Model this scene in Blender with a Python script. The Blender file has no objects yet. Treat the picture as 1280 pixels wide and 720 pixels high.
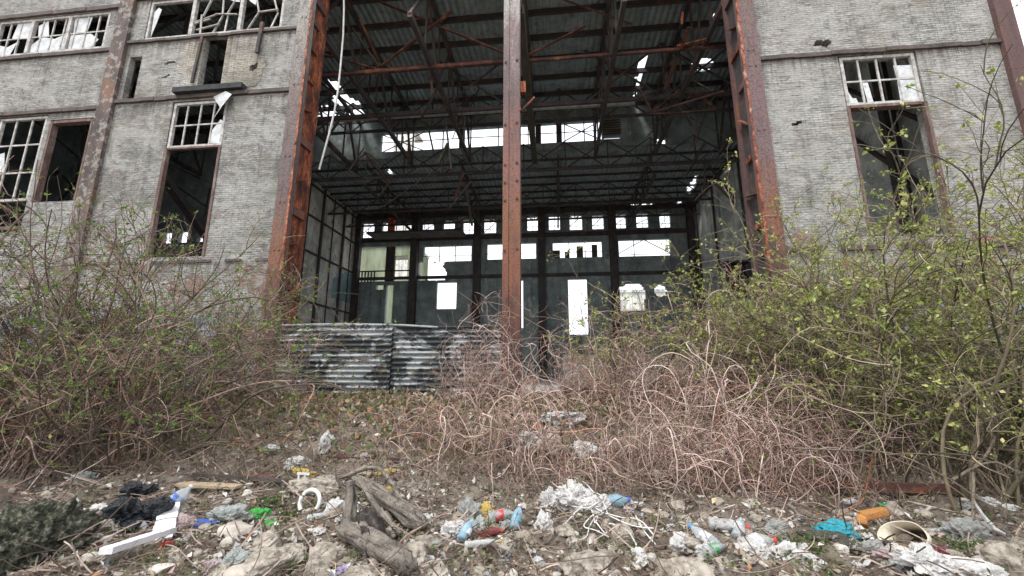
import bpy, bmesh, math, random
import numpy as np
from mathutils import Vector, Matrix, noise as mn
random.seed(7); RNG = np.random.default_rng(11)
scn = bpy.context.scene; COL = scn.collection
rad = math.radians

# ------------------------------------------------------------------ camera
F = 512.474; PI_, YA, RO = rad(11.339), rad(-6.0148), rad(.09722)
EYE = np.array([0, 0, 1.6])
fw = np.array([math.sin(YA)*math.cos(PI_), math.cos(YA)*math.cos(PI_), math.sin(PI_)])
rv = np.cross(fw, [0, 0, 1]); rv /= np.linalg.norm(rv); uv = np.cross(rv, fw)
c_, s_ = math.cos(RO), math.sin(RO); rv, uv = c_*rv+s_*uv, -s_*rv+c_*uv
cd = bpy.data.cameras.new('camera'); cam = bpy.data.objects.new('camera', cd); COL.objects.link(cam)
cam.matrix_world = Matrix(((rv[0], uv[0], -fw[0], 0), (rv[1], uv[1], -fw[1], 0), (rv[2], uv[2], -fw[2], 1.6), (0, 0, 0, 1)))
cd.sensor_width = 36; cd.lens = 36*F/1280; cd.clip_end = 2000; cd.clip_start = .05
scn.camera = cam
def ray(x, y): return fw+(x-640)/F*rv+(360-y)/F*uv
def at(x, y, Y): d = ray(x, y); return EYE+d*(Y/d[1])
def atz(x, y, z): d = ray(x, y); return EYE+d*((z-1.6)/d[2])

# ------------------------------------------------------------------ terrain
def sstep(t): t = np.clip(t, 0, 1); return t*t*(3-2*t)
def ground(x, y):
    x = np.asarray(x, float); y = np.asarray(y, float)
    z = .8*sstep((y-4.3)/7.2)
    b = .05*np.sin(x*1.7+y*.9)+.04*np.sin(x*3.1-y*2.3+1)+.03*np.sin(x*5.3+y*4.1+2)+.02*np.sin(x*9.1-y*7.7)+.012*np.sin(x*17+y*13.)
    b = b+.16*np.exp(-((x+.55)**2+(y-3.75)**2)/.5)*0
    w = sstep((12.4-y)/1.2)*.9+.1
    hump = .13*np.exp(-(((x-.62)/.33)**2+((y-3.72)/.2)**2))+.10*np.exp(-(((x-1.5)/.4)**2+((y-3.75)/.22)**2))
    bank = .18*np.exp(-((y-8.2)/1.2)**2)*(.6+.4*np.sin(x*1.1+.6))+.06*np.sin(x*7.3+y*5.9)*np.sin(y*6.1-x*2.2)*np.exp(-((y-8.5)/2.2)**2)
    return z+b*w+hump+bank*sstep((y-6)/1.5)*sstep((12-y)/1.2)
def G(px, py, lift=0):
    d = ray(px, py); t = 1.0
    while t < 60:
        p = EYE+d*t
        if p[2] <= ground(p[0], p[1]): break
        t += .02
    p = EYE+d*t; p[2] = float(ground(p[0], p[1]))+lift
    return Vector(p)
def msz(px, p): return px*float(np.dot(np.array(p)-EYE, fw))/F      # pixels -> metres at p

# ------------------------------------------------------------------ object helpers
def tag(o, label=None, cat=None, group=None, kind=None):
    if label: o['label'] = label
    if cat: o['category'] = cat
    if group: o['group'] = group
    if kind: o['kind'] = kind
    return o
def empty(name, loc, label, cat, group=None, rz=0):
    o = bpy.data.objects.new(name, None); COL.objects.link(o); o.location = loc; o.rotation_euler = (0, 0, rz)
    o.empty_display_size = .1
    return tag(o, label, cat, group)
def mesh_np(name, V, Fc, mat, parent=None, smooth=False, label=None):
    """V (n,3); Fc (m,k) int array of equal-size polygons; geometry in world space (parent at its location)"""
    V = np.asarray(V, np.float32); Fc = np.asarray(Fc, np.int32)
    me = bpy.data.meshes.new(name); m, k = Fc.shape
    me.vertices.add(len(V)); me.loops.add(m*k); me.polygons.add(m)
    me.vertices.foreach_set('co', V.ravel()); me.loops.foreach_set('vertex_index', Fc.ravel())
    me.polygons.foreach_set('loop_start', np.arange(0, m*k, k, dtype=np.int32))
    try: me.polygons.foreach_set('loop_total', np.full(m, k, np.int32))
    except Exception: pass
    me.polygons.foreach_set('use_smooth', np.full(m, bool(smooth)))
    me.update(calc_edges=True); me.validate()
    me.materials.append(mat)
    o = bpy.data.objects.new(name, me); COL.objects.link(o)
    if parent is not None:
        o.parent = parent
        pm = Matrix.LocRotScale(parent.location, parent.rotation_euler, parent.scale)
        if parent.parent is not None:
            q = parent.parent; pm = Matrix.LocRotScale(q.location, q.rotation_euler, q.scale) @ parent.matrix_parent_inverse @ pm
        o.matrix_parent_inverse = pm.inverted()
    if label: o['label'] = label
    return o
class MB:
    def __init__(s): s.V = []; s.Q = []; s.n = 0
    def add(s, V, Q):
        V = np.asarray(V, float); s.V.append(V); s.Q.append(np.asarray(Q, int)+s.n); s.n += len(V); return s
    def box(s, x0, x1, y0, y1, z0, z1):
        V = [(x, y, z) for x in (x0, x1) for y in (y0, y1) for z in (z0, z1)]
        return s.add(V, [(0, 1, 3, 2), (4, 6, 7, 5), (0, 4, 5, 1), (2, 3, 7, 6), (0, 2, 6, 4), (1, 5, 7, 3)])
    def beam(s, a, b, w, h=None, jit=0):
        h = h or w; a = np.array(a, float); b = np.array(b, float); d = b-a; L = np.linalg.norm(d); d = d/L
        r = np.cross(d, [0, 0, 1]) if abs(d[2]) < .95 else np.cross(d, [0, 1, 0]); r /= np.linalg.norm(r); u = np.cross(r, d)
        V = []
        for p in (a, b):
            for i in (-1, 1):
                for j in (-1, 1): V.append(p+r*i*w/2+u*j*h/2)
        return s.add(V, [(0, 1, 3, 2), (4, 6, 7, 5), (0, 4, 5, 1), (2, 3, 7, 6), (0, 2, 6, 4), (1, 5, 7, 3)])
    def tube(s, P, R, k=6, cap=True):
        P = np.asarray(P, float)[None]; R = np.broadcast_to(np.asarray(R, float), (1, P.shape[1]))
        V, Q = tubes(P, R, k)
        s.add(V, Q)
        if cap:
            n = P.shape[1]
            for j, e in ((0, P[0, 0]), (n-1, P[0, -1])):
                ring = V[j*k:(j+1)*k]; VV = np.vstack([ring, [e]])
                s.add(VV, [(i, (i+1) % k, k, k) if False else (i, (i+1) % k, k, i) for i in range(k)][:0] or [[i, (i+1) % k, k, k] for i in range(0)] or np.zeros((0, 4), int))
                s.add(VV, [(i, (i+1) % k, (i+2) % k, k) for i in range(0, k-1, 2)])
        return s
    def build(s, name, mat, parent=None, smooth=False, label=None):
        return mesh_np(name, np.vstack(s.V), np.vstack(s.Q), mat, parent, smooth, label)
def tubes(P, R, k=3):
    """P (n,T,3) paths, R (n,T) radii -> verts, quads"""
    n, T, _ = P.shape
    t = np.gradient(P, axis=1); t /= np.linalg.norm(t, axis=2, keepdims=True)+1e-9
    ref = np.array([.31, .17, .93]); ref2 = np.array([.9, .4, .1])
    a = np.cross(t, ref); bad = np.linalg.norm(a, axis=2, keepdims=True) < .25
    a = np.where(bad, np.cross(t, ref2), a); a /= np.linalg.norm(a, axis=2, keepdims=True)+1e-9
    b = np.cross(t, a)
    ang = np.arange(k)*2*np.pi/k
    V = P[:, :, None, :]+R[:, :, None, None]*(a[:, :, None, :]*np.cos(ang)[None, None, :, None]+b[:, :, None, :]*np.sin(ang)[None, None, :, None])
    idx = np.arange(n*T*k).reshape(n, T, k)
    A = idx[:, :-1, :]; B = idx[:, 1:, :]
    Q = np.stack([A, np.roll(A, -1, 2), np.roll(B, -1, 2), B], -1).reshape(-1, 4)
    return V.reshape(-1, 3), Q
def inpoly(x, y, poly):
    ins = False; n = len(poly); j = n-1
    for i in range(n):
        xi, yi = poly[i]; xj, yj = poly[j]
        if (yi > y) != (yj > y) and x < (xj-xi)*(y-yi)/(yj-yi)+xi: ins = not ins
        j = i
    return ins
def slab(axis, a0, a1, b0, b1, t0, t1, rects=(), polys=(), cell=.12):
    """flat wall or roof with openings. axis 'y': a=x b=z t=y ; 'x': a=y b=z t=x ; 'z': a=x b=y t=z"""
    A = {a0, a1}; B = {b0, b1}
    for r in rects: A |= {r[0], r[1]}; B |= {r[2], r[3]}
    for p in polys:
        xs = [q[0] for q in p]; ys = [q[1] for q in p]
        A |= set(np.arange(min(xs), max(xs)+cell, cell)); B |= set(np.arange(min(ys), max(ys)+cell, cell))
    A = sorted(x for x in A if a0 <= x <= a1); B = sorted(x for x in B if b0 <= x <= b1)
    def cl(L):
        o = [L[0]]
        for x in L[1:]:
            if x-o[-1] > 1e-3: o.append(x)
        return o
    A, B = cl(A), cl(B); na, nb = len(A)-1, len(B)-1
    S = np.ones((na, nb), bool)
    for i in range(na):
        for j in range(nb):
            x = (A[i]+A[i+1])/2; y = (B[j]+B[j+1])/2
            for r in rects:
                if r[0] < x < r[1] and r[2] < y < r[3]: S[i, j] = False
            if S[i, j]:
                for p in polys:
                    if inpoly(x, y, p): S[i, j] = False
    def P(i, j, t):
        a, b = A[i], B[j]
        return {'y': (a, t, b), 'x': (t, a, b), 'z': (a, b, t)}[axis]
    V = []; Q = []; ix = {}
    def v(i, j, k):
        key = (i, j, k)
        if key not in ix: ix[key] = len(V); V.append(P(i, j, t1 if k else t0))
        return ix[key]
    for i in range(na):
        for j in range(nb):
            if not S[i, j]: continue
            Q.append((v(i, j, 0), v(i+1, j, 0), v(i+1, j+1, 0), v(i, j+1, 0)))
            Q.append((v(i, j, 1), v(i, j+1, 1), v(i+1, j+1, 1), v(i+1, j, 1)))
            for di, dj, e in ((-1, 0, ((i, j), (i, j+1))), (1, 0, ((i+1, j), (i+1, j+1))), (0, -1, ((i, j), (i+1, j))), (0, 1, ((i, j+1), (i+1, j+1)))):
                ii, jj = i+di, j+dj
                if not (0 <= ii < na and 0 <= jj < nb) or not S[ii, jj]:
                    (p, q) = e; Q.append((v(*p, 0), v(*q, 0), v(*q, 1), v(*p, 1)))
    m = MB(); m.add(V, Q); return m

# ------------------------------------------------------------------ materials
def sc(r, g, b):      # sRGB 0-255 -> linear
    f = lambda c: (c/12.92 if c <= .04045 else ((c+.055)/1.055)**2.4)
    return (f(r/255), f(g/255), f(b/255), 1)
class NT:
    def __init__(s, name):
        s.m = bpy.data.materials.new(name); s.m.use_nodes = True; s.t = s.m.node_tree; s.t.nodes.clear()
        s.out = s.n('ShaderNodeOutputMaterial'); s.p = s.n('ShaderNodeBsdfPrincipled'); s.l(s.p.outputs[0], s.out.inputs[0])
        s.tc = s.n('ShaderNodeTexCoord')
    def n(s, t, **kw):
        nd = s.t.nodes.new(t)
        for k, v in kw.items(): setattr(nd, k, v)
        return nd
    def l(s, a, b): s.t.links.new(a, b)
    def obj(s): return s.tc.outputs['Object']
    def scaled(s, sx, sy, sz):
        mp = s.n('ShaderNodeMapping'); mp.inputs['Scale'].default_value = (sx, sy, sz); s.l(s.obj(), mp.inputs[0]); return mp.outputs[0]
    def noise(s, scale, detail=4, rough=.6, vec=None, dist=0):
        nd = s.n('ShaderNodeTexNoise'); nd.inputs['Scale'].default_value = scale; nd.inputs['Detail'].default_value = detail
        nd.inputs['Roughness'].default_value = rough; nd.inputs['Distortion'].default_value = dist
        s.l(vec if vec is not None else s.obj(), nd.inputs['Vector']); return nd.outputs['Fac']
    def ramp(s, fac, stops, interp='LINEAR'):
        r = s.n('ShaderNodeValToRGB'); cr = r.color_ramp; cr.interpolation = interp
        while len(cr.elements) < len(stops): cr.elements.new(.5)
        for e, (p, c) in zip(cr.elements, stops):
            e.position = p; e.color = c if len(c) == 4 else (*c, 1)
        s.l(fac, r.inputs[0]); return r.outputs[0]
    def mix(s, fac, a, b, mode='MIX'):
        m = s.n('ShaderNodeMix', data_type='RGBA', blend_type=mode)
        for i, x in ((0, fac), (6, a), (7, b)):
            if isinstance(x, (int, float)): m.inputs[i].default_value = x
            elif isinstance(x, tuple): m.inputs[i].default_value = x if len(x) == 4 else (*x, 1)
            else: s.l(x, m.inputs[i])
        return m.outputs[2]
    def math(s, op, a, b=None):
        m = s.n('ShaderNodeMath', operation=op)
        for i, x in ((0, a), (1, b)):
            if x is None: continue
            if isinstance(x, (int, float)): m.inputs[i].default_value = x
            else: s.l(x, m.inputs[i])
        return m.outputs[0]
    def bump(s, h, dist=.01, strength=1):
        b = s.n('ShaderNodeBump'); b.inputs['Distance'].default_value = dist; b.inputs['Strength'].default_value = strength
        s.l(h, b.inputs['Height']); s.l(b.outputs[0], s.p.inputs['Normal'])
    def fin(s, color, rough=.85, metal=0, **kw):
        if isinstance(color, tuple): s.p.inputs['Base Color'].default_value = color
        else: s.l(color, s.p.inputs['Base Color'])
        if isinstance(rough, (int, float)): s.p.inputs['Roughness'].default_value = rough
        else: s.l(rough, s.p.inputs['Roughness'])
        s.p.inputs['Metallic'].default_value = metal
        for k, v in kw.items(): s.p.inputs[k.replace('_', ' ')].default_value = v
        return s.m
W1 = (1, 1, 1, 1); K0 = (0, 0, 0, 1)

def brick_mat(name, c1, c2, mortar, bw=.25, rh=.077, mort=.010, red=.5, side=False, stain=1.0, wash=.7):
    s = NT(name)
    sep = s.n('ShaderNodeSeparateXYZ'); s.l(s.obj(), sep.inputs[0]); cb = s.n('ShaderNodeCombineXYZ')
    wob = s.math('ADD', s.math('MULTIPLY', s.math('SUBTRACT', s.noise(1.3, 3), .5), .09), s.math('MULTIPLY', s.math('SUBTRACT', s.noise(9, 3), .5), .035))
    s.l(sep.outputs[1 if side else 0], cb.inputs[0]); s.l(s.math('ADD', sep.outputs[2], wob), cb.inputs[1])
    br = s.n('ShaderNodeTexBrick'); br.inputs['Scale'].default_value = 1; br.inputs['Brick Width'].default_value = bw
    br.inputs['Row Height'].default_value = rh; br.inputs['Mortar Size'].default_value = mort; br.inputs['Mortar Smooth'].default_value = .4
    br.inputs['Color1'].default_value = c1; br.inputs['Color2'].default_value = c2; br.inputs['Mortar'].default_value = mortar
    s.l(cb.outputs[0], br.inputs['Vector']); col = br.outputs['Color']
    # weathering: big blotches, horizontal smears, dark vertical runs, pale efflorescence, patches with red brick
    fl = s.noise(1.0, 5, .8, s.scaled(1.6, 1.6, 17)); col = s.mix(s.ramp(fl, [(.38, (.65,)*3+(1,)), (.5, K0)]), col, (.09, .09, .08, 1)); col = s.mix(s.ramp(fl, [(.54, K0), (.66, (.6,)*3+(1,))]), col, (.52, .51, .47, 1))
    big = s.noise(.45, 5, .65); col = s.mix(s.ramp(big, [(.42, K0), (.62, (.6*stain,)*3+(1,))]), col, (.11, .11, .10, 1))
    hs = s.noise(2.2, 6, .7, s.scaled(.35, .35, 2.6)); col = s.mix(s.ramp(hs, [(.5, K0), (.75, (.6,)*3+(1,))]), col, (.38, .37, .34, 1))
    vs = s.noise(1.6, 5, .7, s.scaled(2.2, 2.2, .12)); col = s.mix(s.ramp(vs, [(.52, K0), (.72, (.8*stain,)*3+(1,))]), col, (.055, .055, .05, 1))
    ef = s.noise(3.1, 8, .75); col = s.mix(s.ramp(ef, [(.60, K0), (.68, (.6,)*3+(1,))]), col, (.46, .45, .41, 1))
    wm = s.noise(.8, 6, .7, dist=.4); col = s.mix(s.ramp(wm, [(.52, K0), (.66, (.55,)*3+(1,))]), col, (.20, .17, .12, 1)); col = s.mix(s.ramp(wm, [(.32, (.5,)*3+(1,)), (.45, K0)]), col, (.56, .55, .52, 1))
    ww = s.noise(.6, 9, .78, s.scaled(1, 1, 1.6), .7); wf = s.ramp(ww, [(.47, K0), (.56, (wash,)*3+(1,))]); col = s.mix(wf, col, s.mix(s.noise(5, 6, .8), (.30, .30, .28, 1), (.52, .51, .48, 1)))
    bl = s.noise(1.9, 9, .8, dist=.6); col = s.mix(s.ramp(bl, [(.60, K0), (.66, (.75,)*3+(1,))]), col, (.07, .065, .055, 1))
    hi = s.noise(8, 7, .8, s.scaled(.6, .6, 1.5), .8); col = s.mix(s.ramp(hi, [(.36, (.8,)*3+(1,)), (.46, K0)]), col, (.075, .072, .065, 1)); col = s.mix(s.ramp(hi, [(.55, K0), (.64, (.7,)*3+(1,))]), col, (.56, .55, .52, 1))
    for zl in ((11.2, 13.8, 15.8, 5.1) if not side else ()):
        dz = s.math('SUBTRACT', zl, sep.outputs[2]); near = s.ramp(dz, [(0, K0), (.001, W1), (.55, (.25,)*3+(1,)), (1.0, K0)])
        sn = s.noise(2.0, 5, .7, s.scaled(3.5, 3.5, .25)); ff = s.math('MULTIPLY', near, s.ramp(sn, [(.44, K0), (.62, (.85,)*3+(1,))])); col = s.mix(ff, col, (.085, .065, .05, 1))
    rp = s.noise(.9, 8, .8); zz = s.ramp(s.math('MULTIPLY', s.math('SUBTRACT', 7.0, sep.outputs[2]), .22), [(0, (.0,)*3+(1,)), (.6, (.10,)*3+(1,))])
    rf = s.ramp(s.math('ADD', rp, zz), [(.62, K0), (.66, (red,)*3+(1,))]); redc = s.mix(br.outputs['Fac'], (.26, .085, .05, 1), (.30, .27, .23, 1))
    col = s.mix(rf, col, redc)
    gr = s.noise(.7, 4); grf = s.math('MULTIPLY', s.ramp(gr, [(.5, K0), (.7, (.45,)*3+(1,))]), .6); col = s.mix(grf, col, (.10, .11, .055, 1))
    h = s.math('ADD', s.math('MULTIPLY', br.outputs['Fac'], -.6), s.math('ADD', s.math('MULTIPLY', s.noise(14, 6, .75), .9), s.math('MULTIPLY', bl, -.8)))
    s.bump(h, .04, 1)
    return s.fin(col, .93)
def rust_mat(name, stops, scale=2.2, paint=None, pth=.6, sz=.35):
    s = NT(name); n = s.noise(scale, 8, .72, s.scaled(1, 1, sz), .4); col = s.ramp(n, stops)
    f = s.noise(22, 5, .8); col = s.mix(s.ramp(f, [(.35, (.6,)*3+(1,)), (.6, K0)]), col, (.035, .02, .016, 1))
    if paint:
        pn = s.noise(3.3, 9, .75); col = s.mix(s.ramp(pn, [(pth, K0), (pth+.03, (.9,)*3+(1,))]), col, paint)
    s.bump(s.noise(16, 7, .8), .018, .8)
    return s.fin(col, .82, .1)
def mottled(name, stops, scale=3, rough=.85, bump=.012, detail=7, bs=20, speck=None, runs=0, **kw):
    s = NT(name); col = s.ramp(s.noise(scale, detail, .7, dist=.3), stops)
    if runs:
        col = s.mix(s.ramp(s.noise(.55, 9, .78, dist=1.0), [(.46, K0), (.60, (runs,)*3+(1,))]), col, (.08, .09, .085, 1)); col = s.mix(s.ramp(s.noise(1.1, 6, .75, s.scaled(1.6, 1.6, .1)), [(.50, K0), (.62, (runs,)*3+(1,))]), col, (.06, .055, .05, 1))
        col = s.mix(s.ramp(s.noise(.9, 8, .8, s.scaled(1, 1, .5)), [(.58, K0), (.63, (runs*.8,)*3+(1,))]), col, (.75, .74, .68, 1))
    if speck: col = s.mix(s.ramp(s.noise(speck[0], 6, .8), [(speck[1], K0), (speck[1]+.06, (.85,)*3+(1,))]), col, speck[2])
    s.bump(s.noise(bs, 6, .75), bump, .8); return s.fin(col, rough, **kw)
def island(name, stops, rough=.8, tint=None, transl=0, bump=True, **kw):
    s = NT(name); g = s.n('ShaderNodeNewGeometry'); col = s.ramp(g.outputs['Random Per Island'], stops)
    col = s.mix(s.ramp(s.noise(9, 5, .75), [(.35, (.55,)*3+(1,)), (.65, K0)]), col, tint or (.04, .035, .03, 1))
    if bump: s.bump(s.noise(60, 4, .7), .004, .6)
    m = s.fin(col, rough, **kw)
    if transl:
        tr = s.n('ShaderNodeBsdfTranslucent'); s.l(col, tr.inputs[0]); mx = s.n('ShaderNodeMixShader'); mx.inputs[0].default_value = transl
        s.l(s.p.outputs[0], mx.inputs[1]); s.l(tr.outputs[0], mx.inputs[2]); s.l(mx.outputs[0], s.out.inputs[0])
    return m
def corrug_mat(name, stops, pitch=.09, direction='x', depth=.012, **kw):
    s = NT(name); sep = s.n('ShaderNodeSeparateXYZ'); s.l(s.obj(), sep.inputs[0])
    a = {'x': 0, 'y': 1, 'z': 2}[direction]
    w = s.math('SINE', s.math('MULTIPLY', sep.outputs[a], 2*math.pi/pitch))
    col = s.ramp(s.noise(1.5, 8, .75, dist=.4), stops)
    vs = s.noise(2.5, 6, .7, s.scaled(1, 1, .2)); col = s.mix(s.ramp(vs, [(.55, K0), (.72, (.7,)*3+(1,))]), col, (.05, .03, .022, 1))
    s.bump(s.math('ADD', w, s.math('MULTIPLY', s.noise(12, 4), .4)), depth, 1); return s.fin(col, .7, .15)

M = {}
M['wall_l'] = brick_mat('grey_brick', (.43, .43, .415, 1), (.31, .31, .30, 1), (.17, .17, .16, 1), red=.6, stain=1.15)
M['wall_r'] = brick_mat('pale_grey_brick', (.49, .485, .46, 1), (.36, .355, .335, 1), (.21, .21, .195, 1), red=.85, stain=.85)
M['wall_cream'] = brick_mat('cream_brick_patch', (.60, .55, .45, 1), (.50, .46, .38, 1), (.16, .14, .11, 1), red=.25, wash=0)
M['wall_side'] = brick_mat('inner_grey_brick', (.2, .21, .205, 1), (.16, .17, .165, 1), (.12, .12, .12, 1), red=.2, side=True, stain=.8)
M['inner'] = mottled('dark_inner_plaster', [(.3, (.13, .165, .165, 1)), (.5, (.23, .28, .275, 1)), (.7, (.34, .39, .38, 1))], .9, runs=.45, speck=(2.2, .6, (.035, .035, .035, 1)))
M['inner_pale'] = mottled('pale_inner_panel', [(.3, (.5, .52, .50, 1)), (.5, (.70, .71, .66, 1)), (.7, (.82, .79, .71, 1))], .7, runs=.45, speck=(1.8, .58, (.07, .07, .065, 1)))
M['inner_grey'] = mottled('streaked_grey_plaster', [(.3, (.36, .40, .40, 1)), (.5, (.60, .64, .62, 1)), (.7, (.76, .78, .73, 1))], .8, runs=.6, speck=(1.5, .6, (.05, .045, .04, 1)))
M['teal_paint'] = mottled('faded_teal_paint', [(.3, (.16, .25, .26, 1)), (.6, (.25, .36, .37, 1))], 2)
M['roof'] = corrug_mat('dark_roof_sheet', [(.3, (.16, .20, .21, 1)), (.55, (.34, .41, .42, 1)), (.75, (.5, .55, .54, 1))], .3, 'x', .04)
M['dark_steel'] = mottled('dark_rusty_steel', [(.3, (.025, .025, .028, 1)), (.55, (.06, .05, .048, 1)), (.7, (.18, .08, .045, 1))], 1.6)
def zcol(name, stops, z0=2., z1=17.):
    s = NT(name); sep = s.n('ShaderNodeSeparateXYZ'); s.l(s.obj(), sep.inputs[0])
    n = s.math('MULTIPLY', s.math('SUBTRACT', s.noise(1.3, 9, .75, s.scaled(2.2, 2.2, .7), .5), .5), .62)
    z = s.math('ADD', s.math('MULTIPLY', s.math('SUBTRACT', sep.outputs[2], z0), 1/(z1-z0)), n)
    col = s.ramp(z, stops); f = s.noise(20, 6, .8)
    col = s.mix(s.ramp(f, [(.38, (.75,)*3+(1,)), (.55, K0)]), col, (.03, .02, .018, 1))
    st = s.noise(2.4, 7, .75, s.scaled(3, 3, .35)); col = s.mix(s.ramp(st, [(.58, K0), (.68, (.4,)*3+(1,))]), col, (.28, .11, .06, 1))
    col = s.mix(s.ramp(st, [(.36, (.6,)*3+(1,)), (.46, K0)]), col, (.07, .05, .055, 1))
    s.bump(s.noise(18, 7, .8), .018, .8); return s.fin(col, .8, .05)
PB = (.15, .112, .112, 1); OR_ = (.25, .11, .06, 1); DK = (.06, .035, .03, 1); PG = (.42, .40, .37, 1)
M['col_centre'] = zcol('centre_column_rust', [(.0, DK), (.14, (.20, .08, .05, 1)), (.27, OR_), (.42, (.24, .12, .10, 1)), (.58, PB), (.72, (.26, .2, .19, 1)), (.8, PG)])
M['col_left'] = zcol('left_column_rust', [(.0, DK), (.16, (.16, .07, .05, 1)), (.24, OR_), (.36, PB), (.62, (.2, .16, .15, 1)), (.72, (.30, .28, .26, 1)), (.9, (.36, .34, .31, 1))])
M['col_right'] = zcol('right_column_rust', [(.0, DK), (.14, (.08, .045, .04, 1)), (.24, OR_), (.36, (.2, .11, .09, 1)), (.44, (.18, .12, .12, 1)), (.72, (.19, .13, .125, 1)), (.85, (.17, .13, .085, 1))])
M['rust_orange'] = rust_mat('bright_orange_rust', [(.36, (.035, .02, .018, 1)), (.47, (.12, .045, .032, 1)), (.56, (.33, .09, .035, 1)), (.60, (.55, .2, .08, 1)), (.66, (.10, .05, .04, 1))], 3.6)
M['rust_column'] = rust_mat('purple_brown_rust', [(.3, (.075, .05, .055, 1)), (.5, (.15, .085, .08, 1)), (.62, (.30, .11, .05, 1)), (.75, (.11, .065, .06, 1))], 1.1, sz=.25)
M['rust_paint'] = rust_mat('rust_with_pale_paint', [(.3, (.09, .06, .065, 1)), (.5, (.20, .09, .07, 1)), (.62, (.36, .12, .04, 1)), (.8, (.14, .085, .075, 1))], 1.1, paint=(.40, .38, .35, 1), pth=.50, sz=.2)
M['rust_pilaster'] = rust_mat('brown_pilaster', [(.36, (.06, .05, .045, 1)), (.52, (.13, .10, .09, 1)), (.64, (.24, .13, .08, 1))], 1.5, paint=(.27, .25, .22, 1), pth=.53)
M['rust_beam'] = rust_mat('rusty_beam', [(.3, (.035, .02, .018, 1)), (.52, (.10, .04, .03, 1)), (.62, (.26, .10, .05, 1)), (.72, (.5, .25, .10, 1))], 1.9, sz=1)
M['rust_torn'] = rust_mat('torn_orange_rust', [(.38, (.06, .03, .025, 1)), (.5, (.36, .09, .045, 1)), (.58, (.55, .22, .11, 1)), (.64, (.48, .42, .37, 1))], 4, sz=1)
M['olive_beam'] = rust_mat('olive_beam', [(.3, (.03, .03, .022, 1)), (.55, (.09, .08, .055, 1)), (.75, (.16, .12, .08, 1))], 1.4, sz=1)
M['ledge'] = rust_mat('dark_ledge', [(.3, (.05, .042, .04, 1)), (.55, (.12, .10, .09, 1)), (.75, (.26, .17, .12, 1))], 2, sz=1)
M['frame'] = mottled('peeling_white_frame', [(.35, (.22, .21, .20, 1)), (.5, (.42, .41, .39, 1)), (.65, (.58, .57, .54, 1))], 5, speck=(4, .6, (.13, .07, .05, 1)))
M['frame_rust'] = rust_mat('rusty_window_jamb', [(.35, (.10, .06, .055, 1)), (.55, (.2, .13, .11, 1)), (.7, (.38, .33, .3, 1))], 4)
M['pale_pipe'] = mottled('pale_pipe', [(.35, (.18, .19, .18, 1)), (.6, (.36, .38, .37, 1))], 3)
M['corr_h'] = corrug_mat('corrugated_fence_sheet', [(.3, (.16, .18, .19, 1)), (.5, (.30, .33, .34, 1)), (.7, (.40, .42, .42, 1))], .15, 'z', .02)
M['corr_blue'] = corrug_mat('blue_grey_corrugated', [(.3, (.18, .22, .26, 1)), (.5, (.30, .35, .40, 1)), (.7, (.42, .46, .49, 1))], .12, 'x', .02)
M['black_patch'] = mottled('tarred_patch', [(.4, (.012, .014, .016, 1)), (.6, (.035, .038, .04, 1))], 5)
def glassy(name, color, rough, trans, alpha=1):
    s = NT(name); s.bump(s.noise(18, 5, .7), .01, .8)
    m = s.fin(color, rough, 0, Transmission_Weight=trans, IOR=1.3); return m
M['pane'] = mottled('dusty_torn_pane', [(.35, (.35, .37, .38, 1)), (.6, (.62, .64, .64, 1))], 3, .4, speck=(3, .62, (.12, .12, .12, 1)))

# ------------------------------------------------------------------ setting: ground
xs = np.unique(np.concatenate([np.linspace(-400, -30, 14), np.linspace(-30, -14, 24), np.linspace(-14, 14, 340), np.linspace(14, 30, 24), np.linspace(30, 400, 14)]))
ys = np.unique(np.concatenate([np.linspace(-200, 0, 12), np.linspace(0, 2, 10), np.linspace(2, 12.6, 170), np.linspace(12.6, 40, 30), np.linspace(40, 800, 24)]))
XX, YY = np.meshgrid(xs, ys, indexing='ij'); ZZ = ground(XX, YY)
ji = (np.abs(XX) < 14) & (YY > 2) & (YY < 12.6)
ZZ = ZZ+ji*RNG.normal(0, .012, XX.shape)
idx = np.arange(XX.size).reshape(XX.shape)
Qg = np.stack([idx[:-1, :-1], idx[1:, :-1], idx[1:, 1:], idx[:-1, 1:]], -1).reshape(-1, 4)
s = NT('littered_earth')
col = s.ramp(s.noise(1.1, 9, .75, dist=.5), [(.3, (.10, .075, .058, 1)), (.45, (.24, .185, .145, 1)), (.57, (.40, .33, .27, 1)), (.7, (.56, .49, .41, 1))])
col = s.mix(s.ramp(s.noise(7, 8, .8), [(.36, (.75,)*3+(1,)), (.52, K0)]), col, (.035, .028, .022, 1))
col = s.mix(s.ramp(s.noise(30, 5, .8), [(.58, K0), (.64, (.8,)*3+(1,))]), col, (.55, .51, .45, 1))
col = s.mix(s.ramp(s.noise(2.1, 6, .7), [(.6, K0), (.7, (.5,)*3+(1,))]), col, (.075, .10, .03, 1))
s.bump(s.math('ADD', s.noise(9, 9, .85), s.math('MULTIPLY', s.noise(45, 5, .8), .5)), .09, 1)
M['earth'] = s.fin(col, .95)
tag(mesh_np('ground', np.stack([XX.ravel(), YY.ravel(), ZZ.ravel()], 1), Qg, M['earth'], smooth=True), kind='structure')

FLOOR = mottled('concrete_floor', [(.3, (.28, .27, .25, 1)), (.6, (.46, .45, .42, 1))], 1.5, .9)
tag(MB().box(-31, 13.4, 12.6, 60, .5, .93).build('hall_floor', FLOOR), kind='structure')
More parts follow.
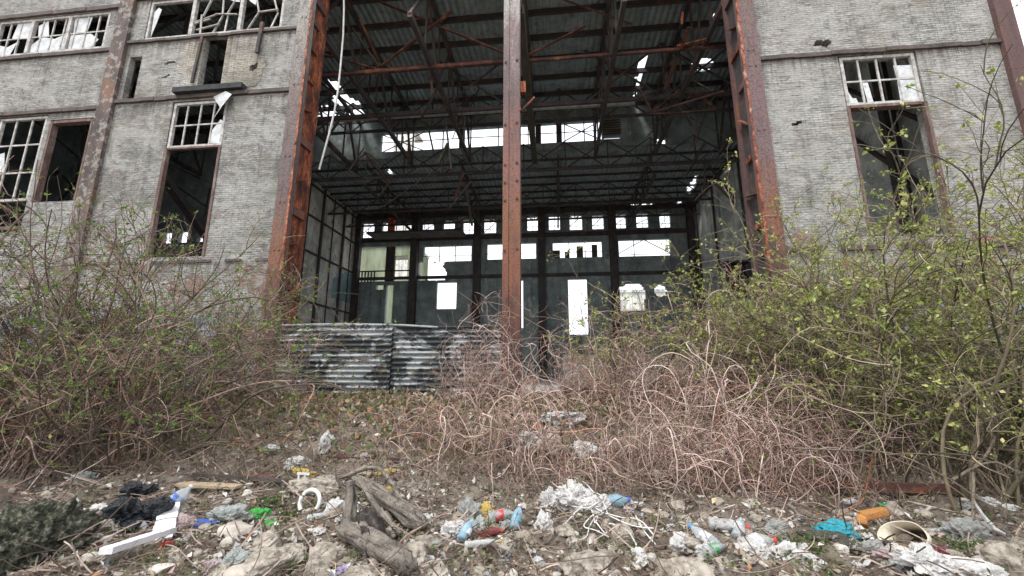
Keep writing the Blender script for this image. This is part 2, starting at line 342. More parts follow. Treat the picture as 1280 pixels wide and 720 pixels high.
# ------------------------------------------------------------------ the factory hall
HALL = empty('factory_hall', (0, 12, .8), 'derelict grey brick factory hall with rusty steel columns and a tall open bay', 'building')
def part(mb, name, mat, label=None, parent=None, smooth=False): return mb.build(name, mat, parent or HALL, smooth, label)
def each(mb, name, mat):
    off = 0
    for V, Q in zip(mb.V, mb.Q):
        k = MB(); k.add(V, Q-off); part(k, name, mat); off += len(V)
def jitter_poly(pts, n=14, amp=.06):
    out = []
    for i in range(len(pts)):
        a = np.array(pts[i]); b = np.array(pts[(i+1) % len(pts)]); k = max(2, int(np.linalg.norm(b-a)/.15))
        for t in range(k): out.append(tuple(a+(b-a)*t/k+RNG.normal(0, amp, 2)))
    return out
ZT = 17.6
# left wing: two bays
openL = [(-22.3, -17.2, 13.8, 15.5), (-21.0, -18.9, 6.4, 11.05), (-18.72, -16.9, 7.5, 10.8)]
part(slab('y', -31, -16.7, .3, ZT, 12.0, 12.2, openL), 'brick_wall', M['wall_l'], 'grey brick wall at the far left with torn glazing above')
openL2 = [(-15.5, -9.85, 13.98, 15.75), (-15.9, -15.4, 11.46, 13.28), (-12.86, -11.95, 11.76, 13.9), (-13.72, -11.53, 5.3, 11.2)]
hol = [jitter_poly([(-10.85, 12.25), (-10.6, 12.3), (-10.6, 12.55), (-10.85, 12.5)], amp=.03), jitter_poly([(-14.35, 12.8), (-14.0, 12.85), (-14.0, 12.95), (-14.3, 12.93)], amp=.03),
       jitter_poly([(-14.4, 12.28), (-14.05, 12.3), (-14.1, 12.4)], amp=.03)]
part(slab('y', -16.1, -9.12, .3, ZT, 12.0, 12.2, openL2, hol, .05), 'brick_wall', M['wall_l'], 'grey brick wall bay with tall broken window left of the open bay')
part(slab('y', -13.9, -9.5, 11.6, 13.7, 11.985, 12.0-.002, [(-12.87, -11.94, 11.5, 14)], [jitter_poly([(-14, 11.4), (-13.4, 11.4), (-13.5, 12.2), (-13.75, 12.6), (-13.6, 13.8), (-14, 13.8)], amp=.06), jitter_poly([(-10.6, 11.4), (-9.4, 11.4), (-9.4, 13.8), (-10.2, 13.8), (-10.5, 13.0), (-10.2, 12.4)], amp=.08)]+[hol[0]], .06), 'brick_patch', M['wall_cream'], 'patch of bare cream brick between the small slit openings')
# right wing
openR = [(8.83, 11.03, 5.3, 11.12)]
holr = [jitter_poly([(8.2, 11.55), (8.75, 11.5), (8.7, 11.75), (8.3, 11.8)], amp=.03), jitter_poly([(7.25, 8.85), (7.5, 8.87), (7.5, 8.98), (7.25, 8.95)], amp=.02)]
part(slab('y', 6.5, 13.36, .3, ZT, 12.0, 12.38, openR, holr, .05), 'brick_wall', M['wall_r'], 'pale grey brick wall with one tall window right of the open bay')
# steel ledges (bands) across the facade, each a bit proud
def band(x0, x1, z, h=.14, d=.09):
    n = max(3, int((x1-x0)/.5)); m = MB(); xs_ = np.linspace(x0, x1, n+1)
    for i in range(n):
        if z < 6 and RNG.random() < .25:
            if m.V: part(m, 'steel_ledge', M['ledge']); m = MB()
            continue
        dz = RNG.normal(0, .006); dy = RNG.normal(0, .008)
        m.box(xs_[i], xs_[i+1]-.001, 12-d+dy, 12.003, z+dz-h/2, z+dz+h/2)
    if m.V: part(m, 'steel_ledge', M['ledge'])
band(-31, -16.72, 11.15); band(-16.08, -9.14, 11.34); band(-31, -16.72, 13.66); band(-16.08, -9.14, 13.88, .1); band(-31, -16.72, 15.62, .16); band(-16.08, -9.14, 15.88, .12)
band(6.52, 13.3, 11.2, .13); band(6.52, 13.3, 4.97, .13); band(-16.08, -9.14, 5.12, .09, .05)
m = MB(); m.box(-13.6, -10.9, 11.75, 12.05, 11.42, 11.62); part(m, 'lintel', M['black_patch'], 'charred lintel stub under the narrow slit opening')
# wall pilasters
def column(x0, x1, mat, y0=11.86, y1=12.42, ztop=ZT, z0=.2, label=None, wav=0):
    m = MB(); z = z0
    while z < ztop:
        h = random.uniform(1.0, 2.2); zz = min(ztop, z+h); o = RNG.normal(0, wav, 2)
        m.box(x0+o[0], x1+o[0], y0+o[1], y1, z+.002, zz-.002); z = zz
    return part(m, 'steel_column', mat, label)
column(-16.7, -16.1, M['rust_pilaster'], label='rusty brown steel column on the left wing')
column(13.3, 13.78, M['rust_column'], label='rusty brown steel column at the right end of the wall')
column(-24.2, -23.6, M['rust_pilaster'])
# latticed gate columns: two channels with batten plates, bolts
def gate_column(xo, xi, sgn, mat, lab):
    # xo outer edge, xi inner edge (towards the opening); front channel, back channel, battens on the reveal
    m = MB(); x0, x1 = min(xo, xi), max(xo, xi)
    m.box(x0, x1, 11.82, 12.06, .2, ZT)
    for z in np.arange(4.8, 16, .55):
        if random.random() < .4: m.box(x0+.12, x0+.18, 11.80, 11.821, z, z+.06); m.box(x1-.2, x1-.14, 11.80, 11.821, z, z+.06)
    c = part(m, 'gate_column', mat, lab)
    w = MB(); xa, xb = (xi-.16, xi-.10) if sgn > 0 else (xi+.10, xi+.16)
    w.box(xa, xb, 12.062, 12.70, .2, ZT); part(w, 'web_plate', M['rust_orange'] if sgn > 0 else M['dark_steel'], None, c)
    w = MB(); w.box(min(xi, xi-sgn*.16), max(xi, xi-sgn*.16), 12.70, 12.84, .2, ZT); part(w, 'rear_flange', M['rust_orange'] if sgn > 0 else M['rust_column'], None, c)
    z = .9
    while z < ZT-.5:
        b = MB(); zt = z+random.uniform(.12, .3); k = random.random(); xs0, xs1 = sorted((xi, xi-sgn*.09))
        if k < .6: b.box(xs0, xs1, 12.07, random.choice([12.69, 12.69, 12.45]), z, zt)
        else: b.beam((xi-sgn*.05, 12.1, z), (xi+sgn*random.uniform(-.02, .10), random.uniform(12.4, 12.66), z+random.uniform(.1, .5)), .16, .02)
        part(b, 'batten', M['rust_column'] if random.random() < .5 else M['rust_orange'], None, c)
        z += random.uniform(.8, 1.5)
    # torn flange running along the inner edge: ragged outline, one sheet
    n = 90; zz = np.linspace(4.3, ZT, n); off = np.array([.05+.09*abs(mn.noise(Vector((0, 3*sgn, q*1.1))))*2+.05*mn.noise(Vector((1, 2, q*6))) for q in zz]); off[RNG.random(n) < .12] *= .15
    V = np.concatenate([np.stack([np.full(n, xi+sgn*.0)-sgn*.02, np.full(n, 11.80), zz], 1), np.stack([xi+sgn*off*.7, 11.83-off*.5, zz], 1)]); k = n
    t = mesh_np('torn_flange', V, [(q, q+1, k+q+1, k+q) for q in range(n-1)], M['rust_torn'], c); t.modifiers.new('s', 'SOLIDIFY').thickness = .012
gate_column(-9.1, -8.62, 1, M['col_left'], 'rusty latticed gate column left of the opening')
gate_column(6.5, 6.02, -1, M['col_right'], 'purple brown latticed gate column right of the opening')
# remaining masonry strip behind left gate column face (grey)
# centre column (riveted box, painted top)
m = MB(); m.box(-1.54, -1.36, 11.8, 12.25, .2, 17.4); m.box(-1.2, -1.0, 11.8, 12.25, .2, 17.4); m.box(-1.362, -1.198, 11.83, 12.22, .2, 17.4)
cc = part(m, 'centre_column', M['col_centre'], 'tall rusty column standing in the middle of the opening')
m = MB()
for z in (7.9, 7.3, 6.7, 5.1, 11.6, 9.3): m.box(-1.50, -1.44, 11.77, 11.8, z, z+.06); m.box(-1.13, -1.06, 11.77, 11.8, z+.05, z+.12)
part(m, 'bolt', M['dark_steel'], None, cc)
m = MB(); m.box(-1.0, -.82, 11.95, 12.1, 10.6, 11.0); m.beam((-1.0, 12, 9.9), (-.55, 12.1, 10.45), .12, .05); m.beam((-1.0, 12, 10.5), (-1.0, 11.8, 9.8), .05)
part(m, 'bracket', M['rust_orange'], None, cc)
# lintel over the bay
m = MB(); m.box(-9.1, 6.5, 12.0, 12.35, 16.6, ZT); part(m, 'lintel', M['dark_steel'])
# side, back and far walls -------------------------------------------------
part(slab('x', 12.38, 24.0, .3, 18, 13.4, 13.7, []), 'inner_wall', M['inner_grey'], 'streaked grey end wall behind the right window')
part(slab('x', 23.7, 33, .3, 15.1, 11.3, 11.6, (), [jitter_poly([(25.5, 14.2), (26.6, 14.3), (26.3, 14.6), (25.4, 14.5)])], .1), 'inner_wall', M['inner_grey'], 'streaked grey right side wall inside the hall')
part(slab('x', 23.7, 33, .3, 15.1, -17.5, -17.2), 'inner_wall', M['inner_pale'], 'panelled pale left side wall inside the hall')
part(slab('x', 29.6, 32.9, 7.1, 9.6, -17.198, -17.19, (), [jitter_poly([(29.6, 8.6), (30.6, 9.0), (31.5, 9.6), (29.6, 9.6)])], .15), 'paint_patch', M['teal_paint'], 'faded teal paint on the left inner wall')
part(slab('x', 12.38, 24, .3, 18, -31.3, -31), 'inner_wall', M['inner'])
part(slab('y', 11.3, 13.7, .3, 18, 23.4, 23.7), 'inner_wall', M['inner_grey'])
pL = lambda pts, Y: [tuple(at(x, y, Y)[[0, 2]]) for x, y in pts]
bk = [jitter_poly(pL([(66, 193), (85, 188), (112, 196), (119, 206), (113, 216), (90, 209), (66, 204)], 23.4), amp=.05), jitter_poly(pL([(70, 176), (112, 176), (112, 186), (70, 186)], 23.4), amp=.08)]
bkr = []
for a in ((204, 213, 290, 304), (224, 233, 289, 303), (246, 253, 296, 302), (38, 43, 206, 212)):
    p = at(a[0], a[2], 23.4); q = at(a[1], a[3], 23.4); bkr.append((p[0], q[0], q[2], p[2]))
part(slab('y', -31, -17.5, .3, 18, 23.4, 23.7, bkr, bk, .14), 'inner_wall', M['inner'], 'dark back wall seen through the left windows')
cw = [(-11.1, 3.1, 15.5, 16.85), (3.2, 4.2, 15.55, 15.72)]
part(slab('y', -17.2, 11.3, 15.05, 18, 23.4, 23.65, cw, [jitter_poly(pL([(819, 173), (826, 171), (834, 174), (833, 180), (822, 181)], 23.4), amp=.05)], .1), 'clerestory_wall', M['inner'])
m = MB()
for x in (-10.1, -9.0, -7.0, -5.3, -3.4, -1.5, .8, 2.0): m.box(x, x+.06, 23.45, 23.55, 15.5, 16.85)
for x in (-5.9, -1.0, .3): m.box(x, x+.35, 23.42, 23.6, 15.5, 16.85)
m.beam((-11.1, 23.5, 15.5), (-8.2, 23.5, 16.85), .05); m.beam((-8.2, 23.5, 15.5), (-11.1, 23.5, 16.8), .05)
m.beam((.8, 23.5, 16.8), (3.1, 23.5, 15.55), .05); m.beam((.6, 23.5, 15.5), (2.9, 23.5, 16.8), .05); m.box(-11.1, 3.1, 23.46, 23.52, 16.2, 16.23)
part(m, 'window_bars', M['dark_steel'])
m = MB()
for i in range(7): m.beam((3.15, 23.36, 15.85+i*.15), (4.25, 23.36, 15.87+i*.15+RNG.normal(0, .02)), .02, .10)
part(m, 'louvre', M['olive_beam'], 'tilted olive louvre slats at the end of the clerestory strip')
# far wall
far = []
def fr(x0, x1, y0, y1):
    p = at(x0, y0, 33); q = at(x1, y1, 33); r = (p[0], q[0], q[2], p[2]); far.append(r); return r
row1 = [fr(453, 467, 279, 297), fr(478, 490, 278, 296), fr(492, 516, 279, 296), fr(528, 542, 277, 294), fr(554, 568, 276, 293), fr(579, 594, 275, 292), fr(605, 620, 274, 291), fr(659, 673, 271, 288), fr(686, 700, 270, 287), fr(712, 728, 269, 287), fr(740, 755, 269, 286), fr(768, 783, 268, 285), fr(795, 811, 267, 284), fr(824, 839, 266, 284)]
row2 = [fr(447, 512, 309, 351), fr(530, 589, 308, 326), fr(609, 670, 305, 323), fr(691, 753, 303, 321), fr(773, 839, 300, 319)]
fr(546, 570, 353, 386); fr(649.5, 654, 350, 410); fr(710, 736, 349, 418); fr(483, 489, 356, 404); fr(470, 479, 356, 362)
fp = [jitter_poly(pL([(523, 327), (556, 327), (555, 333), (558, 340), (557, 350), (523, 351)], 33), amp=.05), pL([(769, 388), (769, 357), (778, 358), (784, 354), (794, 353), (802, 355), (807, 363), (807, 388)], 33)]
cx, cz = at(826, 363, 33)[[0, 2]]; fp.append([(cx+.5*math.cos(a), cz+.5*math.sin(a)) for a in np.linspace(0, 6.28, 16)[:-1]])
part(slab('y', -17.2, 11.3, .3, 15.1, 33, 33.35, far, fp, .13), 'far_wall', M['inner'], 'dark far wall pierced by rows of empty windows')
m = MB()
for x in (519, 597, 677, 766): X = at(x, 300, 32.8)[0]; m.box(X-.3, X+.3, 32.5, 32.99, .5, 15)
X = -16.9; m.box(X-.25, X+.2, 32.5, 32.98, .5, 15); m.box(10.75, 11.2, 32.4, 32.98, .5, 15)
part(m, 'wall_column', M['dark_steel'])
m = MB(); m.box(-17.1, 11.2, 32.85, 32.99, 12.55, 12.9); m.box(-17.1, 11.2, 32.8, 32.99, 9.15, 9.4); m.box(-17.1, 11.2, 32.7, 32.98, 14.65, 14.95)
part(m, 'wall_rail', M['dark_steel'])
for r in row1:
    m = MB(); X = (r[0]+r[1])/2; m.box(X-.02, X+.02, 33.1, 33.14, r[2], r[3]); m.box(r[0], r[1], 33.1, 33.14, r[2]+.35, r[2]+.39)
    if random.random() < .7: m.beam((r[0], 33.13, r[2]+random.uniform(0, .5)), (r[1], 33.13, r[3]-random.uniform(0, .5)), .05)
    part(m, 'window_bars', M['dark_steel'])
for r in row2[1:4]:
    m = MB()
    for f in (.33, .66): X = r[0]+(r[1]-r[0])*f; m.box(X-.03, X+.03, 33.1, 33.16, r[2], r[3])
    m.box(r[0], r[1], 33.1, 33.14, r[2]+.5, r[2]+.54); part(m, 'window_bars', M['dark_steel'])
r = row2[4]; m = MB(); m.box(r[0]+1.2, r[0]+1.26, 33.1, 33.16, r[2], r[3]); m.beam((r[0], 33.13, r[2]+.3), ((r[0]+r[1])/2, 33.13, r[3]), .06); m.beam(((r[0]+r[1])/2, 33.13, r[3]), (r[1], 33.13, r[2]+.2), .06); m.box(r[0], r[1], 33.1, 33.14, r[2]+.15, r[2]+.19); part(m, 'window_bars', M['dark_steel'])
m = MB()
r = row2[0]
for i in range(6): m.box(r[0]+.2+i*.28, r[0]+.3+i*.28, 33.1, 33.2, r[2], r[2]+.9)
m.box(r[0], r[1], 33.1, 33.2, r[2]+.9, r[2]+1.0); m.box(r[0]+2.6, r[0]+3.4, 33.1, 33.2, r[2], r[3])
part(m, 'window_bars', M['dark_steel'], 'thin bars across the far windows')
m = MB()
for i, y in enumerate((23.9, 27.3, 30.4)): m.box(-17.19, -17.03, y, y+.16, .5, 15)
for z in (6.2, 9.7, 12.3, 14.6): m.box(-17.195, -17.06, 23.7, 33, z, z+.12)
for y in (25.6, 28.9, 31.8): m.box(-17.195, -17.12, y, y+.07, .5, 14.9)
part(m, 'wall_frame', M['dark_steel'])
m = MB()
for y in (24.2, 28.5, 31.9): m.box(11.18, 11.29, y, y+.12, .5, 15)
m.beam((11.2, 24, 14.6), (11.2, 33, 14.6), .2); m.beam((11.15, 25, 12), (10.2, 26, 14.8), .12); part(m, 'wall_frame', M['dark_steel'])
# rusty tank hanging on the right side wall
P = at(912, 345, 24.5); px_, pz_ = 10.7, P[2]
m = MB(); ang = np.linspace(0, 2*math.pi, 15)[:-1]
m.tube([(px_, 24.9, pz_-1.1), (px_, 24.9, pz_-1.05), (px_, 24.9, pz_+.6), (px_, 24.9, pz_+.65)], [.45, .55, .55, .4], 14); 
tk = m.build('tank', M['rust_beam'], None, True); tag(tk, 'rusty brown cylindrical tank fixed to the right inner wall', 'tank')
m = MB(); m.box(px_-.8, px_+.6, 24.2, 25.5, pz_+.75, pz_+.85); m.beam((px_, 24.3, pz_+.8), (px_+.55, 24.3, pz_-.4), .08); m.box(px_-.5, px_+.55, 24.6, 25.2, pz_-1.2, pz_-1.12); each(m, 'wall_bracket', M['dark_steel'])
# roofs
rp = [(x, y) for x, y in [(402, 97), (411, 99), (425, 120), (440, 131), (452, 148), (456, 152), (420, 148), (410, 120), (404, 112)]]
pz = lambda pts, z: [tuple(atz(x, y, z)[[0, 1]]) for x, y in pts]
rh = [jitter_poly(pz([(408, 98), (420, 102), (436, 122), (448, 128), (458, 150), (440, 152), (424, 134), (412, 122)], 18), amp=.06),
      jitter_poly(pz([(396, 134), (416, 134), (428, 151), (400, 150)], 18), amp=.08),
      jitter_poly(pz([(864, 80), (872, 73), (890, 73), (891, 84), (876, 90), (865, 88)], 18), amp=.05),
      jitter_poly(pz([(800, 72), (810, 70), (806, 82), (800, 105), (793, 126), (790, 126), (794, 104), (799, 88)], 18), amp=.05),
      jitter_poly(pz([(893, 18), (899, 17), (898, 22), (893, 22)], 18), amp=.03)]
part(slab('z', -31, 13.8, 12.0, 23.7, 18.0, 18.08, (), rh, .2), 'roof', M['roof'], 'dark sheet roof torn open in a few places')
rl = [jitter_poly(pz([(867, 222), (872, 219), (871, 229), (862, 242), (858, 241), (862, 230)], 15.1), amp=.07), jitter_poly(pz([(786, 256), (815, 255), (815, 258), (786, 259)], 15.1), amp=.05),
      jitter_poly(pz([(482, 211), (488, 211), (493, 218), (488, 219)], 15.1), amp=.05), jitter_poly(pz([(766, 260), (771, 260), (770, 264), (766, 264)], 15.1), amp=.05), jitter_poly(pz([(819, 172), (832, 171), (834, 178), (824, 180)], 18), amp=.05) if False else jitter_poly(pz([(847, 253), (853, 252), (852, 255), (847, 256)], 15.1), amp=.05)]
part(slab('z', -17.5, 11.6, 23.66, 33.4, 15.1, 15.18, (), rl, .16), 'roof', M['roof'], 'dark low roof deck over the rear of the hall')
m = MB()
for y in np.arange(13.2, 23.4, 1.45): m.box(-31, 13.4, y, y+.12, 17.72, 17.995)
part(m, 'purlin', M['dark_steel'])
m = MB()
for y in np.arange(24.6, 33, 1.2): m.box(-17.2, 11.3, y, y+.08, 14.96, 15.095)
part(m, 'purlin', M['dark_steel'])
# lattice trusses running into the hall
def truss(X, y0, y1, zb, zt, seg=1.9, w=.13, mat='dark_steel', name='roof_truss'):
    m = MB(); n = int(round((y1-y0)/seg)); yy = np.linspace(y0, y1, n+1)
    m.beam((X, y0, zb), (X, y1, zb), w*1.3, w*1.8); m.beam((X, y0, zt), (X, y1, zt), w*1.3, w*1.4)
    for i in range(n):
        a, b = (zb, zt) if i % 2 == 0 else (zt, zb)
        m.beam((X+.0, yy[i], a), (X, yy[i+1], b), w*.8, w*.8)
        m.beam((X, yy[i+1], zb), (X, yy[i+1], zt), w*.6, w*.6)
    part(m, name, M[mat])
for X in (-23.8, -16.4, -12.6, -8.8, -5.2, 2.5, 6.2, 9.8): truss(X+RNG.normal(0, .1), 12.4, 23.4, 14.4+RNG.normal(0, .15), 17.6)
truss(-1.05, 12.4, 23.4, 14.25, 17.6, mat='olive_beam')
m = MB(); m.box(-1.2, -.9, 12.4, 23.4, 14.1, 14.5); part(m, 'crane_beam', M['olive_beam'], 'olive brown beam running into the hall beside the centre column')
for X in (-12.2, -5.9, .4, 6.2): truss(X, 23.8, 32.8, 13.3+RNG.normal(0, .1), 14.8, w=.10)
# transverse frames
def xframe(Y, x0, x1, zb, zt, seg, w=.1, mat='dark_steel', skip=.0, name='cross_bracing'):
    m = MB(); n = int(round((x1-x0)/seg)); xx = np.linspace(x0, x1, n+1)
    m.beam((x0, Y, zb), (x1, Y, zb), w, w*1.6)
    for i in range(n):
        if random.random() < skip: continue
        m.beam((xx[i], Y, zb), (xx[i+1], Y, zt), w*.6, w*.6); m.beam((xx[i], Y+.08, zt), (xx[i+1], Y+.08, zb), w*.6, w*.6); m.beam((xx[i+1], Y, zb), (xx[i+1], Y, zt), w*.6)
    part(m, name, M[mat])
xframe(18.2, -17, 13, 14.5, 17.5, 3.7, .13, skip=.2)
xframe(21.2, -17, 13, 15.6, 17.6, 2.6, .1, skip=.2)
xframe(23.2, -17, 11, 13.6, 15.4, 2.5, .1)
xframe(27.8, -17, 11, 13.2, 14.8, 2.4, .09)
xframe(30.6, -17, 11, 13.2, 14.8, 3.1, .09)
# rusty foreground beam with its braces
m = MB(); m.beam((-14, 15, 14.38), (-8, 15, 14.40), .11, .14); m.beam((-8, 15, 14.40), (-1.2, 15.02, 14.42), .12, .16); m.beam((-1.2, 15, 14.36), (7.0, 15, 14.34), .09, .12)
part(m, 'tie_beam', M['rust_beam'], 'rusty red tie beam crossing the open bay')
def br(p, q, Yp, Yq, w, mat='rust_beam'):
    m = MB(); m.beam(at(*p, Yp), at(*q, Yq), w, w*.5); part(m, 'brace', M[mat])
br((465, -2), (632, 67), 14.6, 14.6, .11); br((478, 82), (565, 14), 15.0, 14.4, .12); br((474, 84), (440, 35), 14.9, 14.2, .10, 'olive_beam'); br((476, 82), (460, 45), 14.9, 15.5, .08)
br((658, 70), (732, 32), 14.7, 14.5, .09); br((847, 58), (884, 49), 15, 14.4, .13, 'rust_orange'); br((851, 62), (861, 34), 15, 14, .11, 'rust_orange'); br((852, 30), (853, 15), 14.2, 14, .09, 'rust_orange'); br((845, 72), (832, 112), 15, 16, .14); br((700, -2), (790, 30), 14.5, 14.8, .07)
br((538, 90), (541, 118), 15.5, 15.5, .10); br((548, 108), (527, 147), 15.6, 17, .10, 'olive_beam'); br((380, 20), (425, 66), 14.5, 14.5, .06); br((385, 62), (470, 86), 14.8, 15, .08)
br((818, 140), (905, 114), 17, 15, .10); br((864, 112), (896, 136), 15.5, 16, .09); br((818, 143), (895, 137), 17, 16, .07); br((815, 140), (800, 112), 17, 17, .10); br((817, 138), (850, 112), 17, 17, .08)
br((405, 8), (409, 38), 13.5, 13.5, .10, 'rust_column')
br((450, 24), (476, 82), 14, 15, .09); br((455, 190), (487, 230), 17.5, 19, .09); br((435, 215), (455, 185), 17.5, 18, .12, 'olive_beam')
br((475, 245), (490, 222), 21, 21, .12, 'olive_beam'); br((548, 205), (560, 180), 18, 18, .22, 'olive_beam'); br((568, 250), (580, 215), 21, 21, .12, 'rust_beam'); br((590, 282), (583, 235), 22, 20, .13, 'olive_beam')
for i in range(30):      # tangled broken bars high on the right and left
    if i < 20: a = (random.uniform(790, 900), random.uniform(40, 235)); 
    else: a = (random.uniform(500, 620), random.uniform(90, 230))
    b = (a[0]+random.gauss(0, 24), a[1]+random.uniform(15, 55)); Y = random.uniform(17.5, 22.5)
    br(a, b, Y, Y+random.uniform(-1, 1), random.uniform(.05, .12), random.choice(['dark_steel', 'dark_steel', 'dark_steel', 'rust_beam', 'olive_beam']))
m = MB(); p0 = at(425, 150, 19.8); p1 = at(635, 138, 19.8); m.beam(p0, p1, .16); m.beam(p1, at(792, 129, 19.8), .16); part(m, 'pipe', M['pale_pipe'], 'pale grey pipe running under the roof above the clerestory')

# windows --------------------------------------------------------------
def window(x0, x1, z0, z1, nx, nz, bars=None, jamb_bottom=None, mat='frame', y=12.02, bw=.05, panes=(), label=None, posts=()):
    m = MB(); f = .09
    m.box(x0, x0+f, y, y+.1, z0, z1); m.box(x1-f, x1, y, y+.1, z0, z1); m.box(x0+f+.001, x1-f-.001, y+.001, y+.099, z1-f, z1); m.box(x0+f+.001, x1-f-.001, y+.001, y+.099, z0, z0+f)
    for X in posts: m.box(X-.07, X+.07, y-.01, y+.11, z0+f, z1-f)
    w = part(m, 'window', M[mat], label)
    b = MB()
    if bars is None:
        for i in range(1, nx): X = x0+(x1-x0)*i/nx; b.box(X-bw/2, X+bw/2, y+.03, y+.07, z0+f, z1-f)
        for j in range(1, nz): Z = z0+(z1-z0)*j/nz; b.box(x0+f, x1-f, y+.034, y+.066, Z-bw/2, Z+bw/2)
    else:
        for p, q in bars: b.beam((p[0], y+.05, p[1]), (q[0], y+.05+random.uniform(-.08, .05), q[1]), bw, .03)
    part(b, 'glazing_bar', M[mat], None, w)
    for i, poly in enumerate(panes):
        pm = MB(); c = np.mean(poly, 0)
        pts = [(x, y+.045+.003*i, z) for x, z in poly]; n = len(pts)
        V = pts+[(x, yy+.008, z) for x, yy, z in pts]+[(c[0], y+.045+.003*i, c[1]), (c[0], y+.053+.003*i, c[1])]
        Q = [(j, (j+1) % n, (j+1) % n+n, j+n) for j in range(n)]
        k = n if n % 2 == 0 else n-1
        T = [(j, (j+1) % n, 2*n, 2*n) for j in range(n)]
        me = bpy.data.meshes.new('broken_pane'); me.from_pydata([tuple(map(float, v)) for v in V], [], Q+[(j, (j+1) % n, 2*n) for j in range(n)]+[((j+1) % n+n, j+n, 2*n+1) for j in range(n)])
        me.materials.append(M['pane']); o = bpy.data.objects.new('broken_pane', me); COL.objects.link(o); o.parent = w
        o.matrix_parent_inverse = (Matrix.Translation(HALL.location)).inverted() @ Matrix.Identity(4) if False else Matrix.Identity(4)
        o.matrix_parent_inverse = Matrix.Translation(HALL.location) @ Matrix.Translation(-Vector(HALL.location))
        # w has identity world matrix (its parent inverse cancels the hall), so world coordinates are kept
    return w
X0 = -22.3
w = window(-22.28, -17.22, 13.82, 15.48, 10, 2, posts=(-20.7, -19.0), label='strip window at top left with torn plastic sheets', panes=[
    [(-22.2, 13.9), (-21.5, 13.9), (-21.3, 14.5), (-21.7, 14.3), (-22.2, 14.45)], [(-21.6, 14.7), (-20.8, 14.6), (-20.8, 15.4), (-21.5, 15.4)],
    [(-20.6, 13.9), (-19.2, 13.9), (-19.1, 14.7), (-19.6, 14.5), (-20.2, 14.65), (-20.6, 14.3)], [(-20.4, 14.7), (-19.9, 14.65), (-20.1, 15.4), (-20.5, 15.2)],
    [(-18.9, 13.9), (-17.9, 13.9), (-17.6, 14.3), (-18.0, 14.6), (-18.9, 14.6)], [(-18.8, 14.6), (-18.2, 14.65), (-18.1, 15.4), (-18.9, 15.4)]])
bars = []
for t in range(3): bars.append(((-13.3+t*.5+.1, 14.05), (-13.1+t*.5+(.2 if t == 1 else -.1), 14.9))); bars.append(((-13.1+t*.5+(.2 if t == 1 else -.1), 14.9), (-12.9+t*.5, 15.7)))
bars += [((-13.55, 14.65), (-12.7, 14.95)), ((-12.7, 14.95), (-11.75, 14.8)), ((-13.4, 14.3), (-12.4, 14.4)), ((-13.5, 14.6), (-12.9, 14.75)), ((-11.3, 14.05), (-10.9, 14.85)), ((-10.9, 14.85), (-11.1, 15.7)), ((-10.35, 14.05), (-10.15, 14.8)), ((-10.15, 14.8), (-10.4, 15.6)), ((-10.95, 14.85), (-10.1, 14.85))]
window(-15.48, -9.87, 14.0, 15.73, 1, 1, bars=bars, posts=(-13.6, -11.6), label='wide top window with bent glazing bars', panes=[[(-15.3, 14.15), (-15.2, 14.6), (-15.05, 15.4), (-15.2, 15.5), (-15.35, 15.3)], [(-11.5, 15.6), (-11.0, 15.6), (-11.1, 15.2), (-11.35, 15.4)], [(-12.4, 15.65), (-11.8, 15.65), (-11.75, 15.4), (-12.0, 15.45)]], bw=.06)
w = window(-13.68, -11.57, 9.35, 11.15, 4, 2, bw=.05, label='tall window sash left of the open bay with a torn corner', panes=[[(-12.1, 9.5), (-11.7, 9.45), (-11.62, 10.3), (-11.8, 10.4), (-12.05, 10.0)]])
m = MB(); m.box(-13.72, -13.61, 11.97, 12.12, 5.3, 9.34); m.box(-11.62, -11.53, 11.97, 12.12, 5.3, 9.34); m.box(-13.6, -11.63, 11.98, 12.1, 9.28, 9.345)
part(m, 'window_jamb', M['frame_rust'])
def curl(name, pts, mat, parent=None, label=None, thick=.01):
    me = bpy.data.meshes.new(name); n = len(pts)
    me.from_pydata([tuple(map(float, p)) for p in pts], [], [tuple(range(n))]); me.materials.append(mat)
    o = bpy.data.objects.new(name, me); COL.objects.link(o)
    if parent is not None: o.parent = parent; o.matrix_parent_inverse = Matrix.Translation(-Vector(HALL.location)) if parent == HALL else Matrix.Identity(4)
    md = o.modifiers.new('s', 'SOLIDIFY'); md.thickness = thick
    return o
curl('torn_sheet', [(-12.1, 11.95, 11.25), (-11.5, 11.8, 11.32), (-11.15, 11.7, 11.1), (-11.5, 11.75, 10.7), (-11.85, 11.85, 10.3), (-11.7, 11.88, 10.75)], M['pane'], HALL)
window(-20.98, -18.92, 7.6, 11.0, 3, 3, bw=.06, label='left wing window with a few glazing bars left', panes=[[(-20.9, 8.8), (-20.3, 8.8), (-20.5, 9.6), (-20.9, 9.5)]])
m = MB(); m.box(-18.7, -18.62, 12.0, 12.2, 7.5, 10.75); m.box(-17.0, -16.92, 12.0, 12.2, 7.5, 10.75); m.box(-18.6, -17.02, 12.0, 12.2, 10.66, 10.76); m.box(-20.98, -18.92, 12.0, 12.1, 6.5, 6.62); m.box(-20.98, -20.86, 12.0, 12.1, 6.63, 7.59)
part(m, 'window_jamb', M['frame_rust'])
window(8.88, 10.98, 9.42, 11.08, 4, 2, bw=.05, label='tall window sash in the pale right wall', panes=[[(10.4, 9.55), (10.9, 9.5), (10.9, 10.2), (10.42, 10.22)], [(10.42, 10.3), (10.9, 10.28), (10.9, 10.7), (10.4, 10.72)], [(9.5, 9.5), (9.66, 9.5), (9.6, 10.2), (9.45, 10.22)], [(8.95, 9.5), (9.25, 9.5), (9.2, 9.7), (9.1, 9.7), (8.98, 10.0)]])
